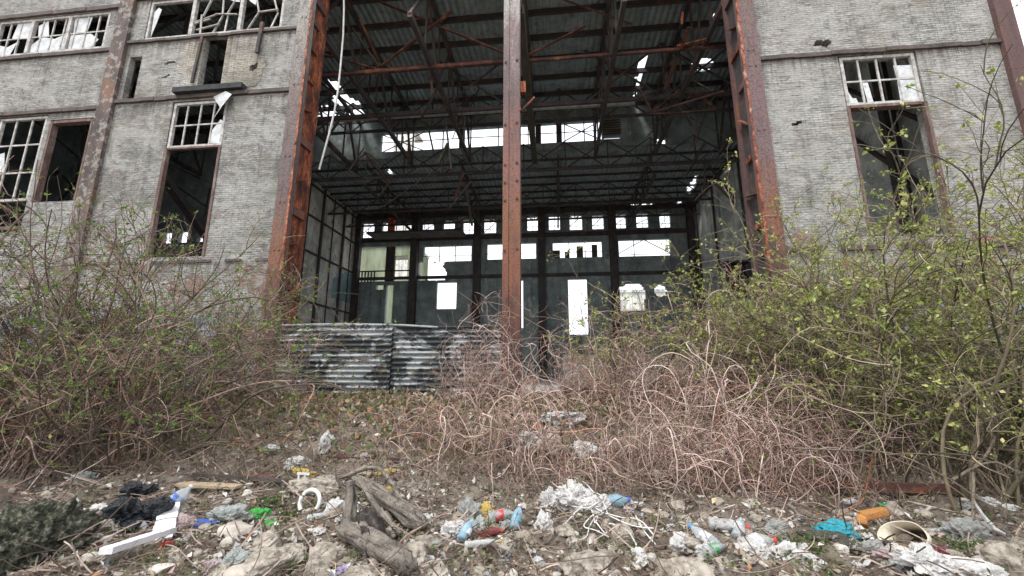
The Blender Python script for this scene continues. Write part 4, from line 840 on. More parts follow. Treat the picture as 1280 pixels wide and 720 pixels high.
def film(name, col, rough=.35, tr=.25, dark=None):
    s = NT(name); n = s.noise(7, 8, .8, dist=.6); base = s.mix(s.ramp(n, [(.45, K0), (.62, (.7,)*3+(1,))]), col, dark or tuple(c*.5+k for c, k in zip(col[:3], (.05, .04, .03)))+(1,))
    base = s.mix(s.ramp(s.noise(19, 6, .8), [(.56, K0), (.62, (.75,)*3+(1,))]), base, dark or (.2, .165, .13, 1))
    s.bump(s.math('ADD', s.noise(14, 6, .8, dist=1.2), s.noise(40, 3, .6, dist=.8)), .02, .9)
    m = s.fin(base, rough)
    t = s.n('ShaderNodeBsdfTranslucent'); s.l(base, t.inputs[0]); mx = s.n('ShaderNodeMixShader'); mx.inputs[0].default_value = tr; s.l(s.p.outputs[0], mx.inputs[1]); s.l(t.outputs[0], mx.inputs[2]); s.l(mx.outputs[0], s.out.inputs[0]); return m
WHITE = film('white_film', (.80, .79, .77, 1)); GREYF = film('grey_film', (.42, .43, .41, 1)); BLACK = film('black_film', (.012, .015, .018, 1), .25, 0, dark=(.03, .035, .045, 1)); PINKF = film('pinkish_film', (.62, .5, .5, 1)); CLEARF = film('cloudy_clear_film', (.5, .54, .52, 1), .2, .3)
TEAL = film('teal_cloth', (.02, .38, .48, 1), .6, .1); YEL = film('yellow_film', (.75, .55, .15, 1)); GREEN = film('green_net', (.05, .5, .08, 1), .5, .2); BLUE = film('blue_plastic', (.04, .14, .55, 1), .4, 0); MAROON = film('maroon_cloth', (.16, .02, .035, 1), .9, 0); ORNG = film('orange_foam', (.50, .22, .06, 1), .9, 0); DRAG = film('dark_rag', (.06, .06, .045, 1), .9, 0); RED = film('red_plastic', (.6, .06, .04, 1), .4, .1)
ROCK = mottled('dusty_boulder', [(.33, (.12, .10, .08, 1)), (.46, (.34, .295, .24, 1)), (.6, (.52, .47, .40, 1))], 9, .95, .05, 9, 22, speck=(3, .62, (.12, .12, .07, 1)))
MOSS = mottled('mossy_net_heap', [(.38, (.012, .014, .008, 1)), (.52, (.06, .062, .04, 1)), (.64, (.24, .24, .17, 1))], 26, .95, .04, 8, 45)
HUMP = mottled('dry_tan_earth', [(.3, (.16, .125, .09, 1)), (.6, (.36, .29, .22, 1))], 6, .95, .03)
def L(name, px_, py_, w, h, mat, label, cat, group=None, d=None, **kw):
    """w,h in photo pixels; base point on the ground slightly below the item's centre"""
    p = G(px_, py_+h*.35); sx = msz(w, p)/2; sz = msz(h, p)/2*1.1; kw.setdefault('rz', random.uniform(-.4, .4))
    return lump(name, p, sx, (d or .75)*min(sx, sz*1.8), sz, mat, label, cat, group, **kw)
GR = 'boulders and broken concrete'
for a in [(328, 672, 52, 36, 'rounded grey stone beside the orange scrap'), (322, 705, 84, 42, 'large flat pale boulder at the bottom edge, leftmost of the big three'), (402, 700, 62, 50, 'angular grey boulder just left of the charred log'), (362, 690, 46, 34, 'tan stone wedged between the two bottom boulders'),
          (510, 690, 66, 44, 'angular tan boulder right of the charred log'), (745, 706, 78, 36, 'sandy hump of stone below the white cable bundle'), (850, 706, 84, 34, 'sandy hump of stone below the white bags'), (545, 712, 44, 22, 'small brown stone at the bottom edge beside the white scrap'),
          (455, 712, 60, 30, 'earthy stone under the lower end of the charred log'), (140, 690, 40, 22, 'pale stone chip next to the white strip'), (630, 680, 30, 20, 'small stone right of the trash pile'), (1262, 698, 62, 46, 'grey mossy rock in the bottom right corner'),
          (395, 604, 66, 26, 'flat grey concrete slab behind the leaning stump'), (450, 590, 40, 18, 'flat tan slab near the rusty pipe'), (130, 655, 42, 16, 'weathered grey stone left of the black bags'), (275, 712, 40, 24, 'small grey stone at the bottom left of the boulders'),
          (690, 552, 50, 28, 'pale concrete lump under the brambles'), (820, 590, 40, 18, 'grey lump of concrete behind the dark beam'), (408, 598, 30, 14, 'small slab fragment on the flat slab'), (600, 712, 40, 16, 'low stone under the trash pile')]:
    L('boulder', *a[:4], ROCK if a[0] != 450 else HUMP, a[4], 'boulder', GR, amp=.2, cuts=8, fr=6, lift=.18, d=1.0, sub=5, smooth=True)
L('mossy_heap', 30, 660, 130, 110, MOSS, 'grey green mossy heap in the bottom left corner', 'heap', amp=.28, fr=7, sub=6, d=1.0, lift=.05)
# bags
GB = 'plastic bags in the rubbish'
for a in [(190, 636, 42, 38, BLACK, 'shiny black garbage bag, right of the black pair'), (152, 642, 52, 36, BLACK, 'low black garbage bag, left of the black pair'), (172, 612, 40, 26, BLACK, 'black garbage bag half hidden behind the other two'),
          (285, 643, 60, 28, CLEARF, 'cloudy clear bag beside the green net'), (228, 655, 32, 26, PINKF, 'pinkish crumpled bag left of the blue sole'), (585, 640, 34, 30, GREYF, 'grey bag on the left of the bottle pile'), (608, 640, 26, 32, YEL, 'yellow bag on the bottle pile'), (596, 658, 28, 26, CLEARF, 'clear blue tinted bag on the bottle pile'),
          (562, 662, 26, 22, WHITE, 'white crumpled bag at the left foot of the bottle pile'), (718, 618, 56, 34, WHITE, 'large white bag at the head of the cable bundle'), (686, 624, 24, 34, WHITE, 'narrow white bag left of the large one'), (745, 630, 32, 22, WHITE, 'white bag scrap beside the blue capped bottle'),
          (790, 630, 18, 14, WHITE, 'small round white bag right of the blue capped bottle'), (680, 652, 22, 24, WHITE, 'yellow flecked white bag left of the cables'), (852, 678, 32, 22, WHITE, 'white knotted bag, left end of the right hand row'), (885, 688, 28, 22, WHITE, 'white bag behind the row of bottles'), (985, 690, 64, 24, WHITE, 'wide white bag near the teal cloth'), (1012, 700, 34, 20, WHITE, 'small white bag below the dark rags'),
          (945, 688, 34, 18, WHITE, 'white bag with a red tab in the middle right'), (972, 662, 26, 22, GREYF, 'dull grey bag behind the teal cloth'), (1205, 662, 50, 38, GREYF, 'grey plastic bag standing under the right shrub'), (1158, 700, 84, 30, WHITE, 'broad white sheet at the bottom right'), (1215, 712, 70, 24, WHITE, 'white sheet end at the bottom edge'), (1082, 684, 46, 20, GREYF, 'grey flattened bag left of the cardboard cone'),
          (1112, 694, 34, 18, PINKF, 'pinkish wrapper under the cardboard cone'), (408, 552, 22, 34, WHITE, 'whitish bag caught on the bank above the pipe'), (372, 578, 36, 16, WHITE, 'white bag lying left of the rusty pipe'), (455, 570, 12, 14, PINKF, 'small pink white wrapper above the pipe'), (655, 548, 46, 30, WHITE, 'torn pale bag under the brambles, leftmost of three'), (700, 520, 50, 20, WHITE, 'torn pale bag under the brambles, highest of three'), (735, 562, 40, 20, WHITE, 'torn pale bag under the brambles, rightmost of three'),
          (920, 572, 44, 22, WHITE, 'pale bag inside the right bramble'), (880, 556, 26, 18, GREYF, 'small grey bag inside the right bramble'), (530, 648, 24, 14, WHITE, 'white cup like bag at the end of the big log'), (418, 634, 24, 22, WHITE, 'white torn bag left of the leaning stump'), (485, 612, 22, 10, YEL, 'faded yellow wrapper on the big log'), (100, 596, 24, 18, GREYF, 'grey bag in front of the left shrub stems'), (290, 702, 40, 26, CLEARF, 'teal tinted clear bag at the bottom left'), (262, 708, 26, 18, PINKF, 'pink white wrapper beside the teal tinted bag'), (428, 714, 20, 12, film('lilac_film', (.5, .42, .62, 1)), 'lilac wrapper at the bottom edge'),
          (1065, 545, 20, 14, WHITE, 'small white scrap bag among the right stems'), (1110, 560, 22, 12, GREYF, 'small grey scrap bag behind the right stems'), (1250, 578, 22, 10, WHITE, 'white scrap bag right of the pale stems'), (340, 560, 22, 12, WHITE, 'small white bag at the foot of the left gate column'), (55, 588, 22, 8, WHITE, 'white scrap at the foot of the far left bramble'), (538, 700, 22, 10, WHITE, 'white scrap right of the angular boulder')]:
    L('plastic_bag', *a[:4], a[4], a[5], 'plastic bag', GB, amp=.62, fr=1.9, sub=5, smooth=False, tilt=random.uniform(-.3, .3))
# many small crumpled scraps nobody could tell apart within a colour
SCR = [(WHITE, 'small crumpled scrap of white plastic lying loose among the stones', 46), (GREYF, 'small crumpled scrap of grey plastic lying loose among the stones', 16), (CLEARF, 'small cloudy clear plastic scrap lying loose among the stones', 14), (PINKF, 'small pinkish wrapper scrap lying loose among the stones', 8)]
for mt, lb, cnt in SCR:
    for _ in range(cnt):
        py_ = 628+86*random.random()**.8; px_ = random.choice([random.uniform(110, 470), random.uniform(540, 1270), random.uniform(640, 1270)])
        p = G(px_, py_); q = msz(random.uniform(7, 20), p)/2; lump('plastic_scrap', p, q*random.uniform(.8, 1.5), q, q*random.uniform(.3, .7), mt, lb, 'scrap', 'small plastic scraps among the stones', amp=.6, fr=1.8, sub=4, smooth=False, rz=random.uniform(0, 6), lift=.2, tilt=random.uniform(-.4, .4))
for _ in range(90):
    py_ = 632+84*random.random()**.7; px_ = random.uniform(110, 1275); p = G(px_, py_); q = msz(random.choice([9, 12, 16, 24, 32]), p)/2
    lump('stone', p, q, q*random.uniform(.6, 1), q*random.uniform(.45, .8), ROCK, 'fist sized pale stone lying in the foreground rubble', 'stone', 'loose pale stones in the foreground rubble', amp=.2, cuts=7, fr=5, sub=3, smooth=False, rz=random.uniform(0, 6), lift=.25)
# cloths and scraps
for a in [(1045, 662, 60, 24, TEAL, 'cloth', 'bright teal cloth crumpled on the rubbish', 'cloth'), (1180, 691, 50, 16, MAROON, 'cloth', 'dark maroon cloth right of the cardboard cone', 'cloth'), (1032, 672, 52, 20, DRAG, 'rag', 'dark olive rag below the teal cloth', 'rag'), (1062, 682, 36, 16, DRAG, 'rag', 'black rag left of the grey flattened bag', 'rag'),
          (322, 642, 30, 18, GREEN, 'net', 'bright green plastic net beside the clear bag', 'net'), (340, 655, 22, 10, GREEN, 'net', 'small piece of green net at the weeds', 'net'), (380, 590, 42, 8, YEL, 'wrapper', 'long yellow wrapper on the bank, left one', 'wrapper'), (484, 590, 30, 9, YEL, 'wrapper', 'yellow wrapper on the bank, right of the slab', 'wrapper'), (212, 681, 26, 7, RED, 'wrapper', 'red wrapper poking out above the white strip', 'wrapper'), (307, 667, 18, 8, film('orange_film', (.7, .2, .1, 1)), 'wrapper', 'orange scrap at the grey round stone', 'wrapper'), (398, 662, 18, 5, film('salmon_film', (.6, .3, .22, 1)), 'wrapper', 'salmon coloured scrap left of the charred log', 'wrapper'), (1095, 689, 10, 6, RED, 'wrapper', 'tiny red scrap below the orange foam', 'wrapper')]:
    L(a[5], *a[:4], a[4], a[6], a[7], amp=.4, fr=3.5, tilt=random.uniform(-.1, .2))
# bottles: lathe body, label band, cap
def lathe(prof, k, crush=0, off=0):
    V = []
    for (r, z) in prof:
        for i in range(k):
            a = 2*math.pi*i/k; rr = r*(1+crush*mn.noise(Vector((math.cos(a)*1.5, math.sin(a)*1.5, z*14+off)))); V.append((rr*math.cos(a), rr*math.sin(a)*(1-crush*.4), z))
    n = len(prof); V = np.array(V); id_ = np.arange(n*k).reshape(n, k); A = id_[:-1]; B = id_[1:]; Q = np.stack([A, np.roll(A, -1, 1), np.roll(B, -1, 1), B], -1).reshape(-1, 4); return V, Q
PET = glassy('clear_pet', (.82, .88, .9, 1), .12, .72); PETB = glassy('bluish_pet', (.45, .65, .78, 1), .12, .6); PETG = glassy('green_pet', (.03, .35, .10, 1), .12, .4); PETD = film('milky_plastic', (.68, .68, .66, 1), .3, .3); PETR = film('dark_red_plastic', (.22, .03, .035, 1), .25, 0)
def lab(n, c): return film(n, c, .5, 0)
LBL = lab('blue_label', (.08, .2, .6, 1)); LWH = lab('white_label', (.75, .76, .78, 1)); LRD = lab('red_label', (.65, .05, .05, 1)); LGR = lab('green_label', (.1, .35, .15, 1)); LTE = lab('teal_label', (.15, .42, .5, 1))
def bottle(px_, py_, length, ang, body, labm, capm, label, el=0.08, crush=.35, fat=.17):
    p = G(px_, py_+4); Lm = msz(length, p); R = Lm*fat
    dx = rv*math.cos(ang)+np.array([0, 1, 0])*math.sin(ang); ax = Vector(dx).normalized(); ax.z += el; ax.normalize()
    ob = empty('plastic_bottle', p, label, 'bottle', 'plastic bottles in the rubbish')
    prof = [(0.001, 0), (R*.7, 0), (R*.98, Lm*.03), (R, Lm*.1), (R*.93, Lm*.2), (R, Lm*.26), (R, Lm*.55), (R*.95, Lm*.62), (R*.7, Lm*.76), (R*.36, Lm*.87), (R*.32, Lm*.93)]
    prof = [prof[0]]+[q for q in prof[1:]]; V, Q = lathe(prof, 16, crush, random.random()*9)
    rot = Vector((0, 0, 1)).rotation_difference(ax).to_matrix(); c0 = np.array(p)-np.array(ax)*Lm*.5+np.array([0, 0, R*.75+abs(el)*Lm*.35])
    tr = lambda V: np.array([tuple(rot @ Vector(v)) for v in V])+c0
    mesh_np('body', tr(V), Q, body, ob, True)
    if labm:
        off = 3.3; V, Q = lathe([(R*1.04, Lm*.27), (R*1.045, Lm*.35), (R*1.045, Lm*.45), (R*1.04, Lm*.54)], 16, crush*.9, 3.3); mesh_np('label', tr(V), Q, labm, ob, True)
    if capm:
        V, Q = lathe([(R*.3, Lm*.91), (R*.4, Lm*.91), (R*.4, Lm*.985), (R*.36, Lm), (.0005, Lm)], 12); mesh_np('cap', tr(V), Q, capm, ob, True)
CAPB = lab('blue_cap', (.05, .12, .7, 1)); CAPR = lab('red_cap', (.7, .06, .06, 1)); CAPW = lab('white_cap', (.8, .8, .8, 1))
bottle(221, 636, 34, .9, PET, LBL, CAPW, 'small bottle with blue label leaning by the black bags', el=.9, fat=.24)
bottle(248, 661, 2, 0, PET, None, None, '') if False else None
bottle(628, 647, 36, .1, PET, LRD, CAPW, 'clear bottle with red label on the pile', fat=.2)
bottle(646, 657, 30, 1.3, PETB, LTE, CAPW, 'upright bluish bottle at the right end of the pile', el=.9, fat=.2)
bottle(612, 668, 34, .2, PETR, None, CAPR, 'dark red bottle at the front of the pile', fat=.17)
bottle(583, 670, 30, 1.2, PETB, LWH, None, 'crushed bluish bottle standing in front of the pile', el=.6, fat=.22)
bottle(604, 681, 46, .05, PETD, None, YEL, 'flattened milky bottle with yellow tip lying below the pile', fat=.1, crush=.5)
bottle(771, 629, 34, .05, PETB, None, CAPB, 'bluish bottle with dark blue cap by the white bags', fat=.21)
bottle(880, 678, 44, 2.1, PET, LWH, lab('light_blue_cap', (.1, .35, .7, 1)), 'crumpled bottle with light blue cap in the right row', el=.3, fat=.17)
bottle(912, 662, 46, -.5, PETD, None, CAPR, 'milky bottle with red cap lying in the right row', fat=.18)
bottle(925, 668, 34, .9, PET, LWH, None, 'clear bottle standing behind the milky one', el=.5, fat=.2)
bottle(948, 684, 50, .15, PETD, LWH, CAPR, 'large white bottle with dark collar in the right row', fat=.2)
bottle(895, 690, 36, .3, PET, LGR, None, 'clear bottle with green label in front of the right row', fat=.19)
bottle(1066, 628, 20, -.3, PETD, LRD, CAPB, 'small white and red bottle under the right shrubs', fat=.22)
bottle(1112, 632, 24, -.2, PETG, LWH, None, 'small green bottle under the right shrubs', fat=.16)
bottle(440, 643, 22, 1.0, PET, None, CAPW, 'clear bottle stuck between stump and log', el=.6, fat=.25)
bottle(350, 652, 2, 0, PET, None, None, '') if False else None
bottle(400, 646, 30, .3, PETD, None, None, 'flattened milky bottle left of the leaning stump', fat=.14, crush=.5)
# blue shoe sole
p = G(249, 662); a = msz(40, p)/2; m = MB(); th = np.linspace(0, 2*math.pi, 21)[:-1]
ol = np.array([(a*math.cos(t), a*.34*math.sin(t)*(1-.25*math.cos(t+.6)), 0) for t in th]); V = np.vstack([ol, ol*1.02+[0, 0, .03], [[0, 0, 0]], [[0, 0, .032]]]); n = 20
rt = Matrix.Rotation(.3, 3, 'Z') @ Matrix.Rotation(.25, 3, 'X'); V = np.array([tuple(rt @ Vector(v)) for v in V])+np.array(p)+[0, 0, .04]
m.add(V, [(i, (i+1) % n, n+(i+1) % n, n+i) for i in range(n)]); m.add(V, [(i, (i+1) % n, (i+2) % n, 2*n) for i in range(0, n, 2)]); m.add(V, [(n+i, n+(i+1) % n, n+(i+2) % n, 2*n+1) for i in range(0, n, 2)])
tag(m.build('shoe_sole', BLUE), 'bright blue shoe sole lying by the pinkish bag', 'shoe sole')
# boards, strips
def board(name, pA, pB, w, t, mat, label, cat, liftA=.04, liftB=.06, ends=.0):
    a = G(*pA, lift=liftA+.03); b = G(*pB, lift=liftB+.03); n = 8; m = MB(); d = (b-a); r = d.cross(Vector((0, 0, 1))).normalized(); u = r.cross(d).normalized(); V = []
    for i in range(n+1):
        c = a+d*(i/n); ww = w*(1+random.uniform(-.06, .06)); e = random.uniform(-.01, .01)
        for sx, sz in ((-1, -1), (1, -1), (1, 1), (-1, 1)): V.append(tuple(c+r*sx*ww/2+u*(sz*t/2+e*.3)))
    Q = [(i*4+j, i*4+(j+1) % 4, i*4+4+(j+1) % 4, i*4+4+j) for i in range(n) for j in range(4)]+[(0, 3, 2, 1), (n*4, n*4+1, n*4+2, n*4+3)]
    m.add(V, Q); return tag(m.build(name, mat), label, cat)
PLANK = mottled('weathered_plank', [(.35, (.24, .18, .12, 1)), (.6, (.42, .33, .22, 1))], 6, speck=(9, .6, (.12, .09, .06, 1)))
STY = mottled('dirty_polystyrene', [(.3, (.55, .54, .55, 1)), (.6, (.76, .76, .78, 1))], 5, .8, .01, speck=(7, .64, (.3, .27, .22, 1)))
board('foam_strip', (128, 712), (211, 684), .10, .05, STY, 'long white foam strip lying at the bottom left', 'foam strip', .10, .12)
board('broken_panel', (200, 684), (210, 650), .17, .02, STY, 'pale broken panel leaning behind the foam strip', 'panel', .03, .12)
board('plank', (222, 612), (297, 618), .16, .03, PLANK, 'yellowish weathered plank under the left shrubs', 'plank')
board('plank', (300, 603), (345, 607), .12, .04, M['rust_beam'], 'short brown plank behind the yellowish one', 'plank')
board('rusty_pipe', (408, 578), (498, 583), .05, .05, M['rust_beam'], 'thin rusty pipe on the bank above the big log', 'pipe')
board('rail', (240, 601), (402, 613), .04, .045, M['ledge'], 'long rusty rail lying behind the flat slab', 'rail')
board('rail', (728, 597), (845, 605), .09, .10, M['dark_steel'], 'dark rusty rail below the centre brambles', 'rail')
board('rail', (1010, 612), (1200, 622), .08, .10, M['rust_beam'], 'brown rail partly hidden under the right shrubs', 'rail')
board('stick', (700, 655), (655, 668), .03, .03, M['rust_beam'], 'broken brown stick near the yellow flecked bag', 'stick') if False else None
# logs
def barkm(name, st, sc=3, axis=None):
    s = NT(name)
    if axis is not None:
        q = Vector(axis).normalized().rotation_difference(Vector((0, 0, 1))).to_euler(); m1 = s.n('ShaderNodeMapping'); m1.inputs['Rotation'].default_value = q; s.l(s.obj(), m1.inputs[0])
        m2 = s.n('ShaderNodeMapping'); m2.inputs['Scale'].default_value = (6, 6, .7); s.l(m1.outputs[0], m2.inputs[0]); gn = s.noise(3.2, 8, .75, m2.outputs[0], .4)
    else: gn = s.noise(9, 6, .7)
    n = s.noise(sc, 8, .75, dist=1.2); col = s.ramp(s.math('ADD', s.math('MULTIPLY', n, .45), s.math('MULTIPLY', gn, .55)), st); col = s.mix(s.ramp(gn, [(.36, (.9,)*3+(1,)), (.44, K0)]), col, (.035, .028, .022, 1)); vz = s.noise(7, 9, .85, dist=2.5); col = s.mix(s.ramp(vz, [(.40, (.85,)*3+(1,)), (.48, K0)]), col, (.03, .024, .02, 1)); s.bump(s.math('ADD', s.math('MULTIPLY', gn, 2.2), vz), .05, 1); return s.fin(col, .95)
BARK1 = barkm('stripped_grey_log', [(.33, (.12, .10, .085, 1)), (.47, (.36, .31, .26, 1)), (.6, (.58, .53, .46, 1))]); BARK2 = barkm('charred_log', [(.35, (.012, .011, .01, 1)), (.5, (.07, .055, .045, 1)), (.65, (.28, .23, .18, 1))], 5)
def log(pts, rr, mat, label, name='log', cat='log', k=26, amp=.11):
    pts = [Vector(p) for p in pts]; n = 60; P = []; R = []
    if mat in (BARK1, BARK2): mat = barkm(mat.name, [(.36, (.10, .085, .07, 1)), (.48, (.33, .28, .23, 1)), (.6, (.56, .50, .43, 1))] if mat is BARK1 else [(.42, (.015, .013, .012, 1)), (.54, (.09, .07, .06, 1)), (.62, (.33, .28, .23, 1))], 5, pts[-1]-pts[0])
    for i in range(n+1):
        t = i/n*(len(pts)-1); j = min(int(t), len(pts)-2); f = t-j; a0 = pts[max(j-1, 0)]; a1 = pts[j]; a2 = pts[j+1]; a3 = pts[min(j+2, len(pts)-1)]; P.append(.5*((2*a1)+(a2-a0)*f+(2*a0-5*a1+4*a2-a3)*f*f+(3*a1-a0-3*a2+a3)*f**3)); R.append(rr[j]*(1-f)+rr[j+1]*f)
    P = [Vector(P[0])]+P+[Vector(P[-1])]; P[0] += (P[1]-P[2])*.01; P[-1] += (P[-2]-P[-3])*.01; R = [r_*(1 if 3 < q < n-3 else .55+.15*min(q, n-q)) for q, r_ in enumerate(R)]; R = [R[0]*.12]+R+[R[-1]*.12]
    V, Q = tubes(np.array([list(p) for p in P])[None], np.array(R)[None], k); V = V.reshape(len(P), k, 3); C = np.array([list(p) for p in P])[:, None]
    for i in range(len(P)):
        for j in range(k):
            nn = mn.fractal(Vector((math.cos(j/k*6.2832)*1.0, math.sin(j/k*6.2832)*1.0, i*.018))*2.8+Vector((rr[0]*99, 0, 0)), .8, 2.1, 4); V[i, j] = C[i, 0]+(V[i, j]-C[i, 0])*(1+amp*2.6*nn+.14*math.cos(2*j/k*6.2832+1)+.10*math.cos(5*j/k*6.2832+i*.03))
    return tag(mesh_np(name, V.reshape(-1, 3), Q, mat, None, True), label, cat)
g = lambda x, y, l: G(x, y, l)
log([g(440, 606, .10), g(475, 632, .12), g(515, 662, .10), g(530, 668, .08)], [.05, .09, .10, .04], BARK1, 'big broken grey log sloping behind the stump')
log([g(446, 632, .30), g(470, 655, .16), g(500, 676, .05)], [.025, .035, .03], BARK1, 'thin broken branch along the big log', 'branch', 'branch')
log([g(436, 668, .10), g(436, 665, .32), g(432, 664, .47)], [.06, .05, .035], BARK1, 'upright grey stump leaning left of the big log', 'stump', 'stump')
log([g(425, 680, .12), g(448, 690, .12), g(480, 706, .10), g(510, 726, .08)], [.06, .10, .095, .085], BARK1, 'stout tan log in the bottom centre')
log([g(455, 668, .16), g(462, 688, .17), g(470, 700, .05)], [.08, .12, .08], BARK2, 'charred black log stub on the stout log')
log([g(424, 612, .14), g(470, 608, .22), g(500, 640, .12)], [.02, .025, .02], BARK1, 'thin dry stick across the slab', 'branch', 'branch')
log([g(538, 645, .05), g(534, 640, .24), g(537, 636, .40)], [.014, .012, .006], barkm('pale_stick', [(.3, (.3, .22, .16, 1)), (.6, (.5, .4, .32, 1))]), 'pale upright twig behind the white cup', 'branch', 'branch')
for q, lb in (([(1150, 520, 0), (1200, 500, 0)], ''),): pass
# white cable bundle
m = MB(); WC = mottled('white_cable_sheath', [(.4, (.6, .6, .57, 1)), (.6, (.8, .8, .78, 1))], 4, .5)
for pp in [[(700, 612), (720, 620), (735, 632), (720, 650), (703, 666)], [(722, 620), (738, 640), (760, 652), (790, 668), (818, 674)], [(735, 636), (742, 652), (744, 665), (748, 655)], [(715, 690), (733, 680), (738, 665), (752, 655), (775, 655), (800, 662), (818, 684)],
           [(745, 665), (758, 678), (756, 662), (770, 668), (785, 678), (796, 694)], [(688, 610), (705, 622), (728, 638), (750, 645)], [(715, 640), (735, 645), (752, 640), (760, 655)], [(795, 655), (805, 672), (820, 690)], [(738, 630), (745, 622), (755, 632), (748, 642)], [(700, 622), (712, 606), (730, 612), (742, 626)], [(742, 650), (730, 668), (745, 676), (762, 684)]]:
    q = [G(x, y, .05+.05*random.random()) for x, y in pp]; n = 16; P = []
    for i in range(n+1):
        t = i/n*(len(q)-1); j = min(int(t), len(q)-2); f = t-j; a0 = q[max(j-1, 0)]; a1 = q[j]; a2 = q[j+1]; a3 = q[min(j+2, len(q)-1)]; P.append(list(.5*((2*a1)+(a2-a0)*f+(2*a0-5*a1+4*a2-a3)*f*f+(3*a1-a0-3*a2+a3)*f**3)))
    m.tube(P, .0065, 6)
tag(m.build('cable_bundle', WC, None, True), 'white tangled bundle of cables spread below the large white bag', 'cable bundle')
# white strip right
m = MB(); q = [G(1225, 668, .30), G(1232, 668, .18), G(1245, 672, .08), G(1258, 676, .05)]; m.tube([list(x) for x in q], [.015, .02, .022, .012], 6); tag(m.build('plastic_strip', WHITE, None, True), 'bent white plastic strip beside the grey plastic bag', 'plastic strip')
# cardboard cone (lampshade like)
p = G(1122, 684); a = msz(44, p); V = []; k = 26
for (r, z) in ((a*.30, 0), (a*.46, a*.5), (a*.62, a*1.05)):
    for i in range(k+1): t = -2.9+5.8*i/k; V.append((r*math.cos(t)*(1+.06*math.sin(3*t)), r*math.sin(t)*.8, z))
ax = Vector((-.72, -.45, .42)).normalized(); rot = Vector((0, 0, 1)).rotation_difference(ax).to_matrix(); V = np.array([tuple(rot @ Vector(v)) for v in V]); V = V*[1.05, 1, .62]; V = V-[0, 0, V[:, 2].min()]+np.array(p)+[msz(34, p), .05, -.02]
CARD = mottled('cream_cardboard', [(.35, (.5, .42, .3, 1)), (.6, (.66, .6, .48, 1))], 2.5, .6, .004)
o = mesh_np('cardboard_cone', V, [(q*(k+1)+i, q*(k+1)+i+1, (q+1)*(k+1)+i+1, (q+1)*(k+1)+i) for i in range(k) for q in (0, 1)], CARD, None, True); o.modifiers.new('s', 'SOLIDIFY').thickness = .008; tag(o, 'cream cardboard cone cut open beside the orange foam', 'cardboard')
# orange foam L piece
p = G(1100, 664); a = msz(32, p); m = MB(); m.beam(np.array(p)+[-a*.6, 0, .03], np.array(p)+[-a*.45, .05, a*.42], a*.35, a*.4); m.beam(np.array(p)+[-a*.5, .03, a*.45], np.array(p)+[a*.5, .06, a*.62], a*.36, a*.32)
o = m.build('foam_block', ORNG, None, True); md = o.modifiers.new('b', 'BEVEL'); md.width = .02; md.segments = 2; md = o.modifiers.new('r', 'REMESH'); md.mode = 'VOXEL'; md.voxel_size = .008; md.use_smooth_shade = True; tag(o, 'bent orange foam piece behind the cardboard cone', 'foam')
# white bucket lid ring + shard
p = G(386, 640); a = msz(13, p); th = np.linspace(-.6, 3.9, 20); m = MB(); m.tube([tuple(np.array(p)+np.array([a*math.cos(t), .03*math.sin(t), a*.9+a*math.sin(t)])) for t in th], .022, 8); tag(m.build('bucket_rim', WC, None, True), 'broken white bucket rim standing in the weeds', 'bucket rim')
# tyre-like pale shard
p = G(372, 612); m = MB(); a = msz(8, p); m.beam(np.array(p)+[0, 0, 0], np.array(p)+[0, 0, a*2.4], .02); m.beam(np.array(p)+[a, 0, 0], np.array(p)+[a, 0, a*2], .02); m.beam(np.array(p)+[-a*.3, 0, a*2.3], np.array(p)+[a*1.6, .02, a*2.2], .025)
tag(m.build('plastic_crate', WC), 'broken white plastic crate piece on the flat slab', 'crate piece')
# loose bent branches arching in front of the thickets
PALE = barkm('pale_bare_branch', [(.3, (.22, .17, .12, 1)), (.6, (.42, .35, .27, 1))]); ORB = barkm('orange_cane', [(.3, (.28, .11, .05, 1)), (.6, (.45, .22, .11, 1))])
def cane(pp, Y, r, mat, lb):
    q = [Vector(at(x, y, Y+.15*math.sin(i))) for i, (x, y) in enumerate(pp)]; n = 24; P = []
    for i in range(n+1):
        t = i/n*(len(q)-1); j = min(int(t), len(q)-2); f = t-j; a0 = q[max(j-1, 0)]; a1 = q[j]; a2 = q[j+1]; a3 = q[min(j+2, len(q)-1)]
        P.append(list(.5*((2*a1)+(a2-a0)*f+(2*a0-5*a1+4*a2-a3)*f*f+(3*a1-a0-3*a2+a3)*f**3)))
    m = MB(); m.tube(P, np.linspace(r, r*.5, n+1), 5); tag(m.build('cane', mat, None, True), lb, 'cane', 'long canes arching over the ground')
cane([(145, 608), (142, 530), (118, 498), (103, 465), (75, 432)], 5.9, .014, ORB, 'orange cane looping at the left foreground')
cane([(112, 470), (145, 487), (180, 472), (196, 465)], 5.9, .010, ORB, 'thin orange cane crossing the looping one')
cane([(120, 498), (142, 502), (165, 495), (200, 470)], 5.9, .010, ORB, 'lower orange cane swinging to the right')
cane([(0, 565), (40, 552), (80, 557), (130, 548)], 5.2, .011, PALE, 'pale arching branch at the far left')
cane([(88, 612), (92, 590), (118, 560)], 5.0, .012, PALE, 'short pale branch above the mossy heap')
cane([(1092, 565), (1085, 600), (1078, 625), (1060, 640), (1042, 648)], 5.0, .011, ORB, 'orange cane curving down above the orange foam')
cane([(985, 560), (1060, 563), (1120, 568), (1180, 595), (1225, 625)], 5.2, .011, PALE, 'long pale branch lying across the right stems')
cane([(1068, 561), (1100, 548), (1130, 532), (1150, 530)], 5.2, .010, PALE, 'pale branch rising over the right stems')
cane([(1216, 660), (1217, 600), (1217, 585), (1245, 578), (1275, 592)], 4.9, .016, PALE, 'thick pale branch forking at the right edge')
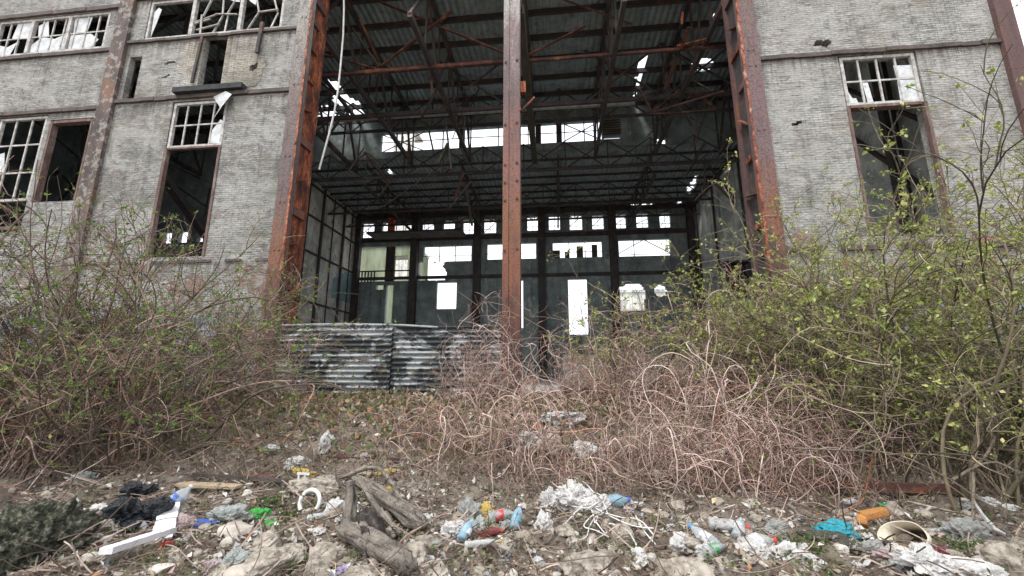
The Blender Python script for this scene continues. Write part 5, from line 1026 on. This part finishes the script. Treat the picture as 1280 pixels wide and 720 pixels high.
cane([(1190, 600), (1235, 565), (1262, 480), (1275, 400)], 5.4, .018, PALE, 'greenish leaning stem at the right edge')
cane([(880, 625), (878, 590), (905, 588), (908, 615), (895, 630), (925, 628), (940, 612)], 5.9, .011, ORB, 'orange cane coil in the right bramble')
cane([(860, 545), (866, 570), (885, 578), (902, 565), (895, 545)], 6.3, .010, PALE, 'pale cane ring in the right bramble')
cane([(355, 470), (420, 460), (480, 440), (520, 420)], 9.5, .014, PALE, 'long thin cane crossing the corrugated fence')

# ---------------------------------------------------------------- light
EL, AZ = rad(58), rad(215)
w = bpy.data.worlds.new('World'); scn.world = w; w.use_nodes = True; t = w.node_tree; bg = t.nodes['Background']
sky = t.nodes.new('ShaderNodeTexSky'); sky.sky_type = 'NISHITA'; sky.sun_disc = False; sky.sun_elevation = EL; sky.sun_rotation = AZ; sky.dust_density = 6; sky.air_density = 1.0
hs = t.nodes.new('ShaderNodeHueSaturation'); hs.inputs['Saturation'].default_value = .15; hs.inputs['Value'].default_value = 1.0
mx = t.nodes.new('ShaderNodeMix'); mx.data_type = 'RGBA'; mx.inputs[0].default_value = .75; mx.inputs[7].default_value = (10.6, 10.9, 11.6, 1)      # even cloud layer
t.links.new(sky.outputs[0], hs.inputs['Color']); t.links.new(hs.outputs[0], mx.inputs[6]); t.links.new(mx.outputs[2], bg.inputs['Color']); bg.inputs['Strength'].default_value = .12
sd = bpy.data.lights.new('sun', 'SUN'); sd.energy = 1.5; sd.angle = rad(10); sd.color = (1, .96, .9); so = bpy.data.objects.new('sun', sd); COL.objects.link(so)
dirv = Vector((math.sin(AZ)*math.cos(EL), math.cos(AZ)*math.cos(EL), math.sin(EL))); so.rotation_euler = dirv.to_track_quat('Z', 'Y').to_euler(); so.location = (0, -5, 20)
scn.view_settings.view_transform = 'Standard'; scn.view_settings.look = 'None'; scn.view_settings.exposure = .72; scn.view_settings.gamma = 1
scn.render.engine = 'CYCLES'
try: scn.cycles.max_bounces = 8; scn.cycles.transparent_max_bounces = 8; scn.cycles.diffuse_bounces = 8
except Exception: pass
